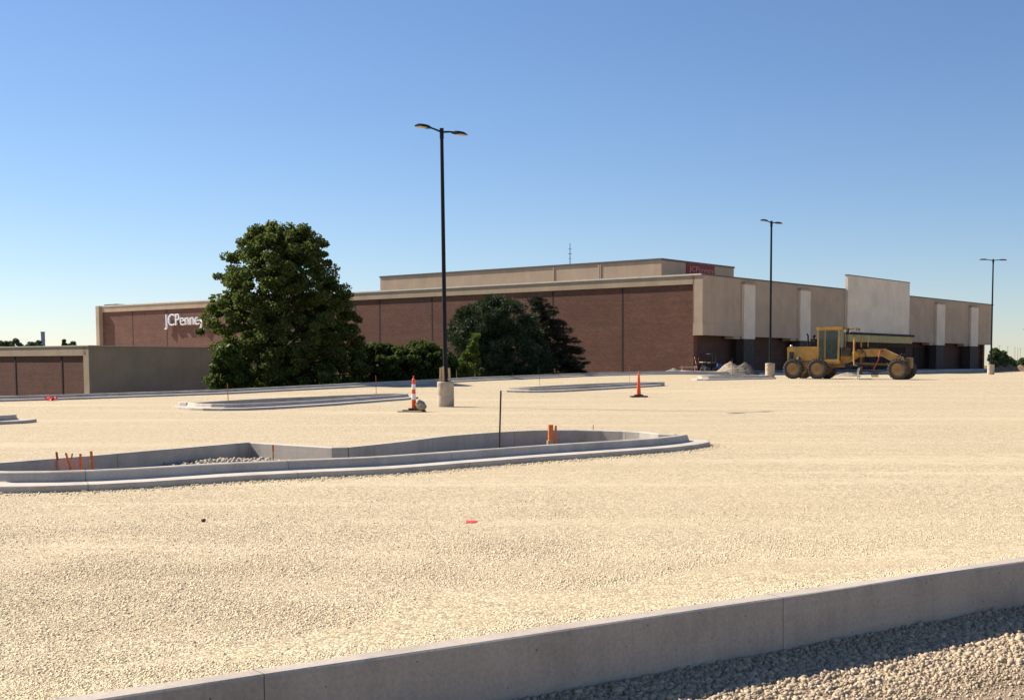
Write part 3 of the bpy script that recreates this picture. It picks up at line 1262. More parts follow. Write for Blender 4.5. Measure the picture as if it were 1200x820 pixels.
def trunk_mesh(parent, top, r0, targets, rng, lean=(0, 0)):
    m = MB()
    pts = [(lean[0] * t + rng.uniform(-.1, .1) * t, lean[1] * t + rng.uniform(-.1, .1) * t, -.5 + (top + .5) * t) for t in np.linspace(0, 1, 7)]
    rad = [r0 * (1 - .82 * t) for t in np.linspace(0, 1, 7)]
    rad[0] *= 1.25
    m.tube(pts, rad, 10)
    for tgt in targets:
        tgt = Vector(tgt)
        t = min(.9, max(.12, (tgt.z * .62 + .5) / (top + .5)))
        s = Vector(pts[0]).lerp(Vector(pts[-1]), t)
        mid = s.lerp(tgt, .5) + Vector((rng.uniform(-.3, .3), rng.uniform(-.3, .3), rng.uniform(.1, .6)))
        rr = r0 * (1 - .8 * t) * .45
        m.tube([s, s.lerp(mid, .6), mid, mid.lerp(tgt, .6), tgt], [rr, rr * .8, rr * .6, rr * .4, rr * .15], 6)
    return m.build('trunk', M_trunk, parent)


def px_env(rows, d, cx, zbase):
    """rows of (photo y, left x, right x) to metres about the trunk"""
    k = d / FPX
    return sorted([(EYE + (428 - y) * k - zbase, (a - cx) * k, (b - cx) * k) for y, a, b in rows])


def make_tree(name, label, cat, d, cx, rows, zbase, n, crad, per, leaf, asp, mat, seed, r0, group=None, needle=False, depth=.85, surf=.42, limbs=26, ttop=.8):
    p = at_depth(cx, 428, d)
    root = empty(name, (p.x, p.y, zbase), 0, label, cat, group)
    rng = np.random.default_rng(seed)
    env = px_env(rows, d, cx, zbase)
    cs, rs = env_clumps(env, n, rng, crad, depth, surf)
    leaf_cards('crown', cs, rs, per, leaf, asp, mat, root, seed, needle=needle)
    tg = [cs[i] for i in rng.choice(len(cs), min(limbs, len(cs)), replace=False)]
    trunk_mesh(root, env[-1][0] * ttop, r0, tg, rng)
    return root


make_tree('leafy_tree', 'tall round-topped broadleaf tree, the largest tree, hiding the end of the white letters', 'tree', 82, 328,
          [(267, 306, 350), (271, 294, 374), (284, 278, 388), (300, 266, 396), (320, 254, 408), (345, 252, 416), (362, 238, 418), (376, 231, 424), (390, 233, 432), (405, 246, 436), (420, 244, 438), (440, 240, 440), (462, 240, 442)],
          -1.6, 760, .50, 190, .165, .72, M_leaf, 11, .34, limbs=90, surf=.5)
make_tree('low_shrub', 'pale big-leaved shrub at the left foot of the tall round tree', 'shrub', 76, 268,
          [(408, 258, 272), (420, 248, 285), (440, 242, 298), (460, 240, 300)], -.9, 70, .5, 150, .30, .8, M_leaf2, 12, .08, 'shrubs along the kerb', limbs=10)
make_tree('low_shrub', 'dark dense shrub just right of the tall round tree', 'shrub', 86, 450,
          [(405, 432, 470), (409, 418, 486), (418, 406, 498), (432, 404, 500), (455, 404, 500)], -.4, 190, .42, 170, .2, .7, M_leaf2, 13, .08, 'shrubs along the kerb', limbs=10)
make_tree('low_shrub', 'mid green shrub behind the tallest lamp post', 'shrub', 88, 496,
          [(403, 484, 512), (409, 468, 524), (418, 462, 538), (430, 460, 546), (452, 460, 550)], -.2, 190, .42, 160, .2, .7, M_leaf2, 14, .08, 'shrubs along the kerb', limbs=10)
make_tree('sapling', 'yellow-green sapling right of the tallest lamp post base', 'tree', 87, 548,
          [(393, 557, 559), (404, 549, 563), (414, 541, 562), (428, 528, 570), (447, 524, 574)], .0, 60, .27, 80, .19, .42, M_leaf3, 15, .05, limbs=12)
make_tree('pine_tree', 'dark broad bushy pine before the brick wall, between lamp post and ragged conifer', 'tree', 96, 580,
          [(351, 566, 590), (357, 552, 612), (366, 534, 626), (385, 522, 638), (405, 518, 650), (425, 522, 655), (446, 530, 655)],
          .3, 300, .62, 190, .34, .16, M_needle, 16, .22, needle=True, limbs=30)

# ragged conifer: drooping whorls with bare gaps
d = 99
p = at_depth(652, 428, d)
root = empty('ragged_conifer', (p.x, p.y, .4), 0, 'ragged thin conifer with drooping browned branches, rightmost of the trees', 'tree')
rng = np.random.default_rng(21)
k = d / FPX
H = (428 - 346) * k + EYE - .4
m = MB()
ax = lambda z: Vector((-.9 * (z / H) ** 1.6 * 1.9 + .5 * math.sin(z * 1.3) * .2, 0, z))
m.tube([ax(z) for z in np.linspace(-.4, H, 10)], list(np.linspace(.16, .02, 10)), 8)
cs, rs = [], []
env_l = [(0, -2.2, 3.0), (1.2, -2.4, 2.9), (2.5, -2.2, 2.6), (4.0, -1.6, 2.4), (5.2, -1.2, 1.6), (6.2, -.8, .9), (H, -.2, .1)]
for z in np.linspace(.3, H - .25, 34):
    hl, hr = np.interp(z, [e[0] for e in env_l], [e[1] for e in env_l]), np.interp(z, [e[0] for e in env_l], [e[2] for e in env_l])
    for b in range(5):
        a = rng.uniform(0, 2 * math.pi)
        L = (hr if math.cos(a) > 0 else -hl) * rng.uniform(.55, 1.08)
        L *= abs(math.cos(a)) * .4 + .6
        s = ax(z)
        droop = .06 + .16 * L * (1 - z / H)
        pts = [s + Vector((math.cos(a) * L * t, math.sin(a) * L * t, .22 * L * t - droop * 2.2 * t * t)) for t in np.linspace(0, 1, 5)]
        m.tube(pts, list(np.linspace(.035, .008, 5)), 5)
        for t in np.linspace(.3, 1, max(2, int(L * 3.2))):
            q = pts[0].lerp(pts[-1], t) + Vector((rng.normal(0, .08), rng.normal(0, .12), rng.normal(0, .05)))
            cs.append(tuple(q))
            rs.append((.27, .27, .13))
leaf_cards('crown', cs, rs, 62, .24, .16, M_needle2, root, 22, needle=True)
m.build('trunk', M_trunk, root)

# rough grass and weeds behind the far kerb, under the trees
gc, gr_ = [], []
rg = random.Random(5)
while len(gc) < 420:
    px = rg.uniform(236, 700)
    t = (px - 236) / 464
    d = rg.uniform(0, 5)
    a = kerb_back[1].lerp(Vector((8.6, 104, 0)), .17 + .62 * t)
    p = a + Vector((-.786, .618, 0)) * (.35 + d)
    hgt = rg.uniform(.12, .30)
    gc.append((p.x, p.y, max(gz(p.x, p.y), tz(p.x, p.y) - .2 - .25 * d) + hgt * .5 + .1))
    gr_.append((.35, .35, hgt))
wd = leaf_cards('weeds', gc, gr_, 46, .26, .12, M_leaf2, None, 31, needle=True)
tag(wd, kind='stuff')

# far trees beyond the store and beyond the annexe
far_spec = [
    (5, 400, 620, 26, 'far round tree at the left edge, showing above the annexe roof'), (20, 399.5, 640, 24, 'second far tree from the left above the annexe roof'),
    (36, 401, 600, 22, 'far tree left of the grey tower'), (45, 400.5, 610, 18, 'far tree touching the foot of the grey tower'),
    (76, 399, 560, 9, 'small far tree alone above the annexe roof, right of the tower'), (86, 402, 560, 16, 'low far tree nearest the lettered wall'),
    (1166, 409, 230, 16, 'dark tree right behind the end of the shop front'), (1175, 413, 260, 18, 'dark round tree right of the last lamp post'),
    (1184, 421, 320, 16, 'low dark tree beside the far grey building'), (1198, 421, 420, 16, 'low dark tree at the right edge of the photo'),
    (1192, 425, 500, 30, 'low hazy hedge of trees under the far lamp posts')]
for i, (px, ytop, d, wpx, lab) in enumerate(far_spec):
    k = d / FPX
    zb = .4
    rows = [(ytop, px - wpx * .12, px + wpx * .12), (ytop + 2.5, px - wpx * .3, px + wpx * .32), (ytop + 6, px - wpx * .46, px + wpx * .48), (ytop + 12, px - wpx * .5, px + wpx * .5), (max(431, ytop + 14), px - wpx * .4, px + wpx * .4)]
    make_tree('far_tree', lab, 'tree', d, px, rows, zb, 60, wpx * k * .13, 90, .30 + d * .0018, .7, M_far, 40 + i, .3, 'far trees on the skyline', limbs=4)

# ------------------------------------------------------------------ far structures
tw = at_depth(50.5, 404, 900)
o = empty('grey_tower', (tw.x, tw.y, 0), .5, 'tall grey tower far off, above the annexe roof', 'tower')
h = at_depth(50, 389.5, 900).z
MB().box(-1.3, 1.3, -1.6, 1.6, 0, h).build('shaft', M_grey, o)
MB().box(-1.45, 1.45, -1.75, 1.75, h + .01, h + .5).build('rim', M_fbld, o)
m = MB()
for zz in np.arange(3, h, 3):
    m.box(-1.33, -1.303, -1.62, 1.62, zz, zz + .15)
m.build('panel_band', M_fbld, o)
fb = at_depth(1175.5, 420, 420)
o = empty('far_building', (fb.x, fb.y, .5), .3, 'small grey building far off behind the last lamp post', 'building')
MB().box(-1.6, 1.6, -2, 2, 0, at_depth(1175, 418.5, 420).z - .5).build('wall', M_fbld, o)
MB().box(-1.8, 1.8, -2.2, 2.2, at_depth(1175, 418.5, 420).z - .49, at_depth(1175, 418.5, 420).z - .2).build('roof', M_cap, o)
m = MB()
for zz in (1.2, 2.6):
    m.box(-1.3, 1.3, -2.03, -2.003, zz, zz + .7)
m.build('window', M_black, o)


# ------------------------------------------------------------------ lamp posts
def lamp_post(label, full=True):
    root = empty('lamp_post', (0, 0, 0), 0, label, 'lamp post', 'twin-head lamp posts')
    prof = [(.335, -.4), (.335, .05), (.342, .1), (.342, .45), (.336, .47), (.345, .5), (.343, .8), (.338, .83), (.345, .86), (.345, .99), (.325, 1.03), (.0, 1.035)]
    if not full:
        prof = [(.335, -.4), (.34, 1.0), (0, 1.02)]
    MB().lathe(prof, 24 if full else 10).build('concrete_base', M_base, root)
    H = 11.1
    pole = MB().tube([(0, 0, 1.0), (0, 0, H)], [.092, .07], 12 if full else 6).build('pole', M_black, root)
    if full:
        MB().bbox(-.17, .17, -.17, .17, 1.037, 1.075, .01).build('base_plate', M_black, pole)
        m = MB()
        for sx in (-1, 1):
            for sy in (-1, 1):
                m.tube([(sx * .12, sy * .12, 1.03), (sx * .12, sy * .12, 1.16)], .018, 6)
        m.each('anchor_bolt', M_rust, pole)
        MB().bbox(-.06, .06, -.125, -.08, 1.5, 1.7, .01).build('hand_hole_cover', M_black, pole)
    MB().tube([(0, 0, H - .25), (0, 0, H + .16)], [.088, .088], 10 if full else 6).build('tenon_cap', M_black, root)
    for s in (-1, 1):
        a = MB().tube([(s * .06, 0, H + .02), (s * .45, 0, H + .08), (s * .72, 0, H + .10)], [.042, .038, .035], 8).build('arm', M_black, root)
        out = [(s * .62, .05), (s * .70, .15), (s * .95, .20), (s * 1.25, .19), (s * 1.42, .10), (s * 1.46, 0)]
        out = out + [(x, -y) for x, y in out[::-1][1:]]
        hd = MB()
        n = len(out)
        vs = [(x, y * .93, H + .06) for x, y in out] + [(x, y, H + .09) for x, y in out] + [(x + (s * 1.02 - x) * .35, y * .6, H + .165) for x, y in out]
        fs = [tuple(range(n))[::-1], tuple(range(2 * n, 3 * n))]
        for r_ in range(2):
            fs += [(r_ * n + i, r_ * n + (i + 1) % n, (r_ + 1) * n + (i + 1) % n, (r_ + 1) * n + i) for i in range(n)]
        hd.add(vs, fs)
        h_ = hd.build('lamp_head', M_black, root)
        if full:
            ln = MB().bbox(min(s * .92, s * 1.36), max(s * .92, s * 1.36), -.13, .13, H + .042, H + .0585, .005).build('lens', M_lens_lit, h_)
    return root


def put(o, p, rz=0):
    o.location = p
    o.rotation_euler = (0, 0, rz)
    return o


ARM = BROT
l1 = lamp_post('tallest, nearest black twin-head lamp post, standing on a round concrete base with planks')
lp1 = on_ground(522.5, 476.5)
put(l1, lp1, ARM)
l1.rotation_euler = (0, R(-.55), ARM)
l2 = copy_tree(l1)
l2['label'] = 'black twin-head lamp post just left of the yellow grader'
lp2 = at_depth(902.3, 441, 90.5)
put(l2, (lp2.x, lp2.y, tz(lp2.x, lp2.y)), ARM)
l3 = copy_tree(l1)
l3['label'] = 'black twin-head lamp post at the far end of the shop front'
lp3 = at_depth(1161, 439, 122)
put(l3, (lp3.x, lp3.y, tz(lp3.x, lp3.y) - .05), R(12))
# far parking lot beyond
lf = lamp_post('far twin-head lamp post whose head just enters at the right edge', full=False)
for i, (px, ytop, lab) in enumerate(((1203, 386.5, None), (1171, 405.5, 'tiny far lamp post, leftmost beyond the shop front, over the dark trees'), (1180.5, 406.5, 'tiny far lamp post right of the small grey building'),
                                     (1189, 407.3, 'tiny far lamp post with the widest head, third of the distant row'), (1192.4, 408.3, 'tiny far lamp post, fourth of the distant row'), (1195.4, 408.5, 'tiny far lamp post, rightmost of the distant row'))):
    d = (12.1 - EYE + .0) * FPX / (428 - ytop)
    p = at_depth(px, 428, d)
    o = lf if i == 0 else copy_tree(lf)
    put(o, (p.x, p.y, 1.0), 0.2 + .3 * i)
    o['label'] = lab or lf['label']
    o['group'] = 'lamp posts of the distant car park'

# planks left standing on the near base round the pole
for i, (dx, dy, h, lean, lab) in enumerate(((-.20, -.16, .58, .03, 'pale plank left of the pole, standing upright on the nearest lamp base'), (-.07, -.20, .62, -.02, 'pale plank close against the pole, tallest on the nearest lamp base'), (.18, -.14, .56, -.04, 'pale plank right of the pole on the nearest lamp base'))):
    M_ = Matrix.Rotation(lean, 4, 'Y')
    o = MB().bbox(-.045, .045, -.012, .012, 0, h, .003, M=M_).build('plank', M_wood)
    o.location = (lp1.x + dx, lp1.y + dy, lp1.z + 1.034)
    tag(o, lab, 'plank', 'planks on the lamp base')


# ------------------------------------------------------------------ posts and stakes
def delineator(px, py, h, banded, label):
    p = on_ground(px, py)
    root = empty('delineator_post', p, .2, label, 'traffic post')
    m = MB().bbox(-.42, .42, -.28, .28, .0, .075, .015)
    m.bbox(-.20, .20, -.19, .19, .076, .14, .02)
    m.build('rubber_base', M_rubber, root)
    r0, r1 = .085, .06
    if not banded:
        r0, r1 = .115, .05
    z0, z1 = .14, h - .14
    body = MB().tube([(0, 0, z0), (0, 0, z1)], [r0, r1], 16).build('post', M_orange, root)
    MB().tube([(0, 0, z1 + .001), (0, 0, z1 + .03), (0, 0, z1 + .05), (0, 0, h)], [r1 * .9, r1 * .6, .022, .024], 10).build('handle', M_orange, root)
    if banded:
        for a, b in ((.30, .50), (.66, .84)):
            ra = r0 + (r1 - r0) * a + .004
            rb = r0 + (r1 - r0) * b + .004
            MB().tube([(0, 0, z0 + (z1 - z0) * a), (0, 0, z0 + (z1 - z0) * b)], [ra, rb], 16).build('reflective_band', M_white_r, body)
    return p


dp1 = delineator(485, 482.5, 1.32, True, 'orange traffic post with two white bands on black rubber base')
dp2 = delineator(748.5, 465.3, 1.32, False, 'plain orange tapered traffic post without bands')


def rock_mesh(name, r, mat, seed, squash=.8):
    bm = bmesh.new()
    bmesh.ops.create_icosphere(bm, subdivisions=3, radius=r)
    for v in bm.verts:
        nn = mnoise.noise(v.co * (1.6 / r) * .6 + Vector((seed * 7.3, 0, 0)))
        n2 = mnoise.noise(v.co * (4 / r) * .6 + Vector((seed * 3.1, 4, 0)))
        v.co *= 1 + .35 * nn + .12 * n2
        v.co.z *= squash
    me = bpy.data.meshes.new(name)
    bm.to_mesh(me)
    bm.free()
    me.materials.append(mat)
    o = bpy.data.objects.new(name, me)
    C.objects.link(o)
    return o


for i, (dx, dy, r, lab) in enumerate(((.27, -.12, .20, 'grey broken rock weighing down the base of the banded orange post'), (.36, -.22, .12, 'smaller rock on the right side of the banded orange post base'))):
    o = rock_mesh('rock', r, M_rock, i, .95)
    o.location = (dp1.x + dx, dp1.y + dy, dp1.z + .09 + r * .8)
    tag(o, lab, 'rock', 'rocks on the traffic post base')
o = MB().bbox(-.05, .05, -.45, .45, 0, .045, .006, M=Matrix.Rotation(1.45, 4, 'Z')).build('plank', M_wood)
o.location = (dp1.x - .1, dp1.y - .36, dp1.z + .004)
tag(o, 'short weathered board lying before the banded orange post', 'plank')


def stake(name, base, top_px, d, w, mat, label, cat, group=None, tip=None, flat=True, bury=.1):
    """a lath or rod from a foot point to the photo place of its top (same depth)"""
    b = Vector(base)
    t = at_depth(top_px[0], top_px[1], d)
    v = t - b
    q = v.to_track_quat('Z', 'Y').to_matrix().to_4x4()
    if flat:
        o = MB().bbox(-w / 2, w / 2, -.008, .008, -bury, v.length, .002, M=q).build(name, mat)
    else:
        o = MB().tube([q @ Vector((0, 0, -bury)), q @ Vector((0, 0, v.length))], w / 2, 10).build(name, mat)
    o.location = b
    tag(o, label, cat, group)
    if tip:
        ln = v.length
        if flat:
            MB().bbox(-w / 2 - .002, w / 2 + .002, -.0105, .0105, ln * .72, ln + .002, .002, M=q).build('painted_tip', tip, o)
    return o


def in_island(px, py, dz=-.10):
    q = at_z(px, py, dz)
    return q


GS = 'orange marking stakes in the near kerb ring'
for bx, by, tx, ty, w, mt, lab, tip in (
        (70.8, 563, 66.2, 529.5, .035, M_wood, 'thin bare wood stake, leftmost in the near kerb ring', M_redst),
        (88, 563, 77, 530.5, .045, M_wood_or, 'leaning orange lath crossing over a thinner stick', None),
        (79.5, 563, 84.8, 531, .028, M_wood, 'thin bare stick crossing behind the leaning orange lath', None),
        (95.3, 562, 94.2, 531.3, .055, M_wood_or, 'upright orange stake between the crossed pair and the widest stake', None),
        (98.8, 562, 105.5, 540, .026, M_wood, 'thin pale stick leaning against the widest orange stake', None),
        (109.7, 561, 106.7, 528.5, .07, M_wood_or, 'widest orange stake, rightmost of the left cluster', None),
        (320.4, 549, 320, 521, .05, M_wood, 'single ochre stake by the gravel mound in the near kerb ring', M_wood_or)):
    q = in_island(bx, by, -.1)
    stake('marking_stake', q, (tx, ty), q.y, w, mt, lab, 'stake', GS, tip)
# steel rod standing in the near ring
q = at_z(585, 528, -.1)
stake('steel_rod', q, (587, 457.5), q.y, .036, M_rust, 'tall rusty steel rod standing upright in the near kerb ring', 'rod', flat=False)
# conduits
for bx, tx, ty, w, lab in ((645.2, 645.3, 497.5, .115, 'thick orange conduit pipe standing in the near kerb ring'), (651.3, 651.3, 498.5, .05, 'thin orange conduit pipe beside the thick one')):
    q = at_z(bx, 525, -.1)
    o = stake('conduit_pipe', q, (tx, ty), q.y, w, M_pipe, lab, 'pipe', 'orange conduit pipes', flat=False)
    t = at_depth(tx, ty, q.y)
    if w > .1:
        MB().tube([(0, 0, .0), (0, 0, .17)], [.085, .085], 12).build('coupling', M_wood, o)
q = at_z(695, 520, -.1)
stake('marking_stake', q, (695.2, 497.5), q.y, .03, M_redst, 'faded pink stake near the right end of the near kerb ring', 'stake', GS)
# single stakes about the lot
for bx, by, tx, ty, w, mt, lab, inr in (
        (267.5, 470, 266.3, 449, .07, M_redst, 'red stake at the left end of the kerb ring before the big tree', True),
        (441, 464, 440.3, 439.5, .06, M_redst, 'faded stake at the right end of the kerb ring before the big tree', True),
        (633, 454, 631.2, 430, .06, M_rust, 'dark thin stake in front of the bushy pine', True),
        (738, 449, 737, 427, .06, M_redst, 'dark red stake left of the plain orange traffic post', True),
        (858.5, 442, 858, 419.5, .07, M_rust, 'thin dark stake in front of the gravel pile', True),
        (535, 447, 535, 434, .10, M_wood, 'short pale stake behind the tallest lamp post, by the far kerb', False)):
    q = on_ground(bx, by)
    stake('survey_stake', q, (tx, ty), q.y, w, mt, lab, 'stake', 'single survey stakes about the lot', bury=.3)

# red flag scrap by the far kerb, paint mark and a dark stone on the gravel
q = on_ground(60, 469.5)
m = MB()
bm_pts = []
nx, ny = 8, 5
vs = [((i / (nx - 1) - .5) * .5, (j / (ny - 1) - .5) * .4, .09 + .09 * math.sin(i * 1.3 + j) * math.cos(j * 1.1) + .06 * (j == 2)) for j in range(ny) for i in range(nx)]
fs = [(j * nx + i, j * nx + i + 1, (j + 1) * nx + i + 1, (j + 1) * nx + i) for j in range(ny - 1) for i in range(nx - 1)]
lo = len(vs)
vs += [(x, y, z - .02) for x, y, z in vs]
fs += [tuple(i + lo for i in f[::-1]) for f in fs]
m.add(vs, fs, True)
o = m.build('red_cloth', M_para, fix=False)
o.location = (q.x, q.y, q.z)
tag(o, 'crumpled bright red cloth lying by the far kerb at left', 'cloth')
q = on_ground(551, 611.5)
m = MB()
vs = [(.055 * math.cos(a) * (1 + .35 * math.sin(3 * a + 1)),  .15 * math.sin(a) * (1 + .4 * math.cos(2 * a)), 0) for a in np.linspace(0, 2 * math.pi, 18)[:-1]]
nv = len(vs)
vs += [(x * .97, y * .97, -.03) for x, y, z in vs]
m.add(vs, [tuple(range(nv))] + [(i, i + nv, (i + 1) % nv + nv, (i + 1) % nv) for i in range(nv)])
o = m.build('paint_mark', M_para)
o.location = (q.x, q.y, lot_z(q.x, q.y) + .010)
tag(o, 'small red paint mark sprayed on the open gravel', 'paint mark')
q = on_ground(238.5, 611.5)
o = rock_mesh('rock', .024, M_rust, 5)
o.location = (q.x, q.y, q.z + .02)
tag(o, 'small dark stone alone on the open gravel', 'rock')


# ------------------------------------------------------------------ piles
def pile(name, p, rx, ry, h, mat, seed, label, cat, group=None):
    n = 36
    vs, fs = [], []
    for j in range(n + 1):
        for i in range(n + 1):
            u, v = i / n * 2 - 1, j / n * 2 - 1
            r = math.hypot(u, v)
            z = max(0, 1 - r * 1.03) ** .85 * h
            z += (mnoise.noise(Vector((u * 2 + seed, v * 2, 0))) * .12 + mnoise.noise(Vector((u * 7 + seed, v * 7, 0))) * .06) * h * min(1, z / h * 2)
            vs.append((u * rx, v * ry, z - .06))
    for j in range(n):
        for i in range(n):
            fs.append((j * (n + 1) + i, j * (n + 1) + i + 1, (j + 1) * (n + 1) + i + 1, (j + 1) * (n + 1) + i))
    m = MB()
    m.add(vs, fs, True)
    o = m.build(name, mat, fix=False)
    o.location = p
    return tag(o, label, cat, group)


def behind_kerb(px, py, d):
    p = at_depth(px, py, d)
    return Vector((p.x, p.y, tz(p.x, p.y) + .12))


pile('gravel_pile', behind_kerb(857, 434, 109), 1.7, 1.6, 1.15, M_pile, 1, 'pale conical gravel pile before the dark shop front corner', 'pile')
pile('gravel_pile', behind_kerb(872, 434, 110.6), 1.5, 1.5, 1.1, mat_gravel('shaded_pile', (.17, .15, .125), 12, (.11, .10, .085), .5, .5), 3, 'grey earth pile with shade put into its colour, just right of the pale gravel pile', 'pile')  # shaded lobe of the big pile, shade put into its dark grey
pile('gravel_pile', behind_kerb(789, 436, 106), .9, .7, .42, mat_gravel('small_pile', (.36, .33, .29), 12, (.2, .19, .17), .5, .5), 5, 'small low rubble heap at the foot of the brick wall', 'pile')
pile('gravel_pile', Vector((*on_ground(993, 441).xy, on_ground(993, 441).z + 0)), 1.3, 1.0, .38, M_pile, 8, 'low white gravel heap seen beneath the yellow grader', 'pile')
for i, (px, rx, h, lab) in enumerate(((1172, 2.2, .75, 'tan earth mound just right of the last lamp post base'), (1184, 2.0, .85, 'tan earth mound, middle one at the right edge'), (1196, 2.2, .85, 'tan earth mound cut by the right edge'))):
    p = at_depth(px, 436, 150)
    pile('earth_mound', (p.x, p.y, tz(p.x, p.y)), rx, 1.6, h, mat_gravel('mound_soil%d' % i, (.36, .25, .15), 4, (.2, .14, .085), .7, .3), 11 + i, lab, 'earth mound', 'earth mounds at the right edge')

# leaning barricade boards, timber rail, dark machine and drum at the corner
c0 = behind_kerb(815.5, 433, 110)
for i, (b, t, lab, mt) in enumerate((((818, 434), (813.8, 418), 'white and red board leaning left against its partner at the store corner', M_white_r), ((816, 434), (819, 418.5), 'thin dark red board leaning right at the store corner', M_redst))):
    q = at_depth(b[0], b[1], 110)
    q.z = tz(q.x, q.y) + .1
    o = stake('barricade_board', q, t, 110, .16 if i == 0 else .07, mt, lab, 'board', 'barricade boards at the store corner', bury=.05)
    if i == 0:
        v = at_depth(t[0], t[1], 110) - q
        qm = v.to_track_quat('Z', 'Y').to_matrix().to_4x4()
        m = MB()
        for f in (.15, .45, .75):
            m.bbox(-.084, .084, -.011, .011, v.length * f, v.length * (f + .14), .002, M=qm)
        m.build('red_stripe', M_orange, o)
q = behind_kerb(806.5, 434, 110)
o = empty('timber_rail', q, 0, 'low timber rail on two posts beside the leaning boards', 'rail')
MB().bbox(-.75, .75, -.03, .03, .42, .52, .005).build('rail', M_wood, o)
for s in (-.55, .6):
    MB().bbox(s - .04, s + .04, .032, .10, -.2, .6, .005).build('post', M_wood, o)

q = behind_kerb(831, 434, 112)
o = empty('compact_loader', q, R(200), 'small dark machine with a bent guard frame before the store corner', 'machine')
MB().bbox(-.55, .55, -.4, .4, .25, .85, .06).build('body', M_black, o)
MB().bbox(-.62, .05, -.36, .36, .86, 1.0, .03).build('hood', M_steel, o)
m = MB()
for s in (-.33, .33):
    m.tube([(-.5, s, .85), (-.5, s, 1.75), (.1, s, 1.72)], .03, 6)
m.tube([(.1, -.33, 1.72), (.1, .33, 1.72)], .03, 6)
m.build('guard_frame', M_steel, o)
MB().bbox(.45, .8, -.38, .38, .95, 1.02, .01).build('tray', M_wood, o)
for sx in (-.36, .36):
    for sy in (-.46, .46):
        MB().lathe([(.05, -.08), (.26, -.09), (.3, -.05), (.3, .05), (.26, .09), (.05, .08)], 18, 'y', (sx, sy, .30)).build('wheel', M_tyre, o)
q = behind_kerb(842.5, 434, 113)
o = empty('blue_drum', q, 0, 'small blue drum half hidden left of the pale gravel pile', 'drum')
MB().lathe([(.27, 0), (.29, .03), (.28, .28), (.295, .31), (.28, .34), (.28, .58), (.295, .61), (.28, .64), (.28, .85), (.26, .88)], 20).build('drum', M_blue, o)
MB().lathe([(.25, .882), (.25, .90), (.03, .905)], 20).build('lid', M_blue, o)

# ------------------------------------------------------------------ motor grader (x forward, y left, z up)
HEAD = R(-28)
gp = on_ground(955, 443.8)
gp = at_depth(957, 443.8, 86.5)
# local origin: ground below the middle of the tandem, near side wheels stand at y = -1.05
gr = empty('motor_grader', (0, 0, 0), HEAD, 'yellow six-wheeled motor grader parked before the shop front', 'grader')
wb, td = 6.35, .86
near = Matrix.Rotation(HEAD, 4, 'Z') @ Vector((0, -1.05, 0))
tgt = at_depth(943.5, 444, 84.8)
gr.location = (tgt.x - near.x, tgt.y - near.y, 0)
rear = Vector((tgt.x, tgt.y))
front = Matrix.Rotation(HEAD, 4, 'Z') @ Vector((wb, -1.05, 0))
zr = tz(tgt.x, tgt.y)
zf_ = tz(gr.location.x + front.x, gr.location.y + front.y)
gr.location.z = zr
gr.rotation_euler = (0, -math.atan2(zf_ - zr, wb), HEAD)
TR = .69


def wheel(cx, cy, s, steer=0, lean=0):
    Mw = Matrix.Translation((cx, cy, TR)) @ Matrix.Rotation(steer, 4, 'Z') @ Matrix.Rotation(lean, 4, 'X')
    w = bpy.data.objects.new('wheel', None)
    w.empty_display_size = .2
    C.objects.link(w)
    w.parent = gr
    w.matrix_local = Mw
    hw = .19
    ty = MB().lathe([(.40, -hw * .8), (.44, -hw), (.58, -hw * 1.05), (.655, -hw * .85), (.655, hw * .85), (.58, hw * 1.05), (.44, hw), (.40, hw * .8)], 36, 'y')
    for k in range(22):
        a = 2 * math.pi * k / 22
        for sd in (-1, 1):
            Mr = Matrix.Rotation(a + sd * .07, 4, 'Y') @ Matrix.Translation((0, sd * .09, .66)) @ Matrix.Rotation(sd * .6, 4, 'Z')
            ty.box(-.035, .035, -.11, .11, -.02, .035, M=Mr)
    ty.build('tyre', M_tyre, w)
    sd = -1 if s < 0 else 1
    rm = MB().lathe([(.405, -.17), (.405, .17), (.38, .175), (.34, .06), (.34, -.06), (.38, -.175)], 30, 'y', smooth_=False)
    rm.lathe([(.345, sd * .02), (.25, sd * .05), (.17, sd * .05), (.16, sd * .14), (.05, sd * .15)], 24, 'y', smooth_=False)
    for k in range(8):
        a = 2 * math.pi * k / 8
        rm.tube([(math.cos(a) * .22, sd * .045, math.sin(a) * .22), (math.cos(a) * .22, sd * .085, math.sin(a) * .22)], .02, 6)
    rm.build('rim', M_rim, w)


for s in (-1, 1):
    wheel(-td, s * 1.05, s)
    wheel(td, s * 1.05, s)
    wheel(wb, s * 1.05, s, R(-4), R(4))
# tandem cases and rear axle
for s in (-1, 1):
    MB().bbox(-td - .25, td + .25, s * .78 - .09, s * .78 + .09, .50, .92, .05).build('tandem_case', M_yellow_shade, gr)
MB().tube([(0, -.8, .75), (0, .8, .75)], .16, 14).build('rear_axle', M_steel, gr)
# engine hood
hood = MB()
hood.prism([(-1.42, 1.02), (-1.5, 1.25), (-1.5, 2.12), (-1.42, 2.2), (.62, 2.2), (.62, 1.02)], 'y', -.50, .50)
h_ = hood.build('engine_hood', M_yellow, gr)
m = MB()
m.bbox(-1.35, -1.02, -.515, -.503, 1.1, 1.85, .004)
MB().bbox(-1.35, -1.02, .503, .515, 1.1, 1.85, .004).build('side_grille', M_steel, h_)
for i in range(9):
    z = 1.14 + i * .077
    m.bbox(-1.33, -1.04, -.528, -.516, z, z + .03, .003)
m.build('side_grille', M_steel, h_)
MB().lathe([(.0, -.53), (.15, -.53), (.17, -.505), (.17, -.502)], 18, 'y', (-.68, 0, 1.36)).build('filter_cover', M_steel, h_)
MB().bbox(-.45, .45, -.514, -.503, 1.12, 1.26, .004).build('side_step', M_yellow_shade, h_)
m = MB()
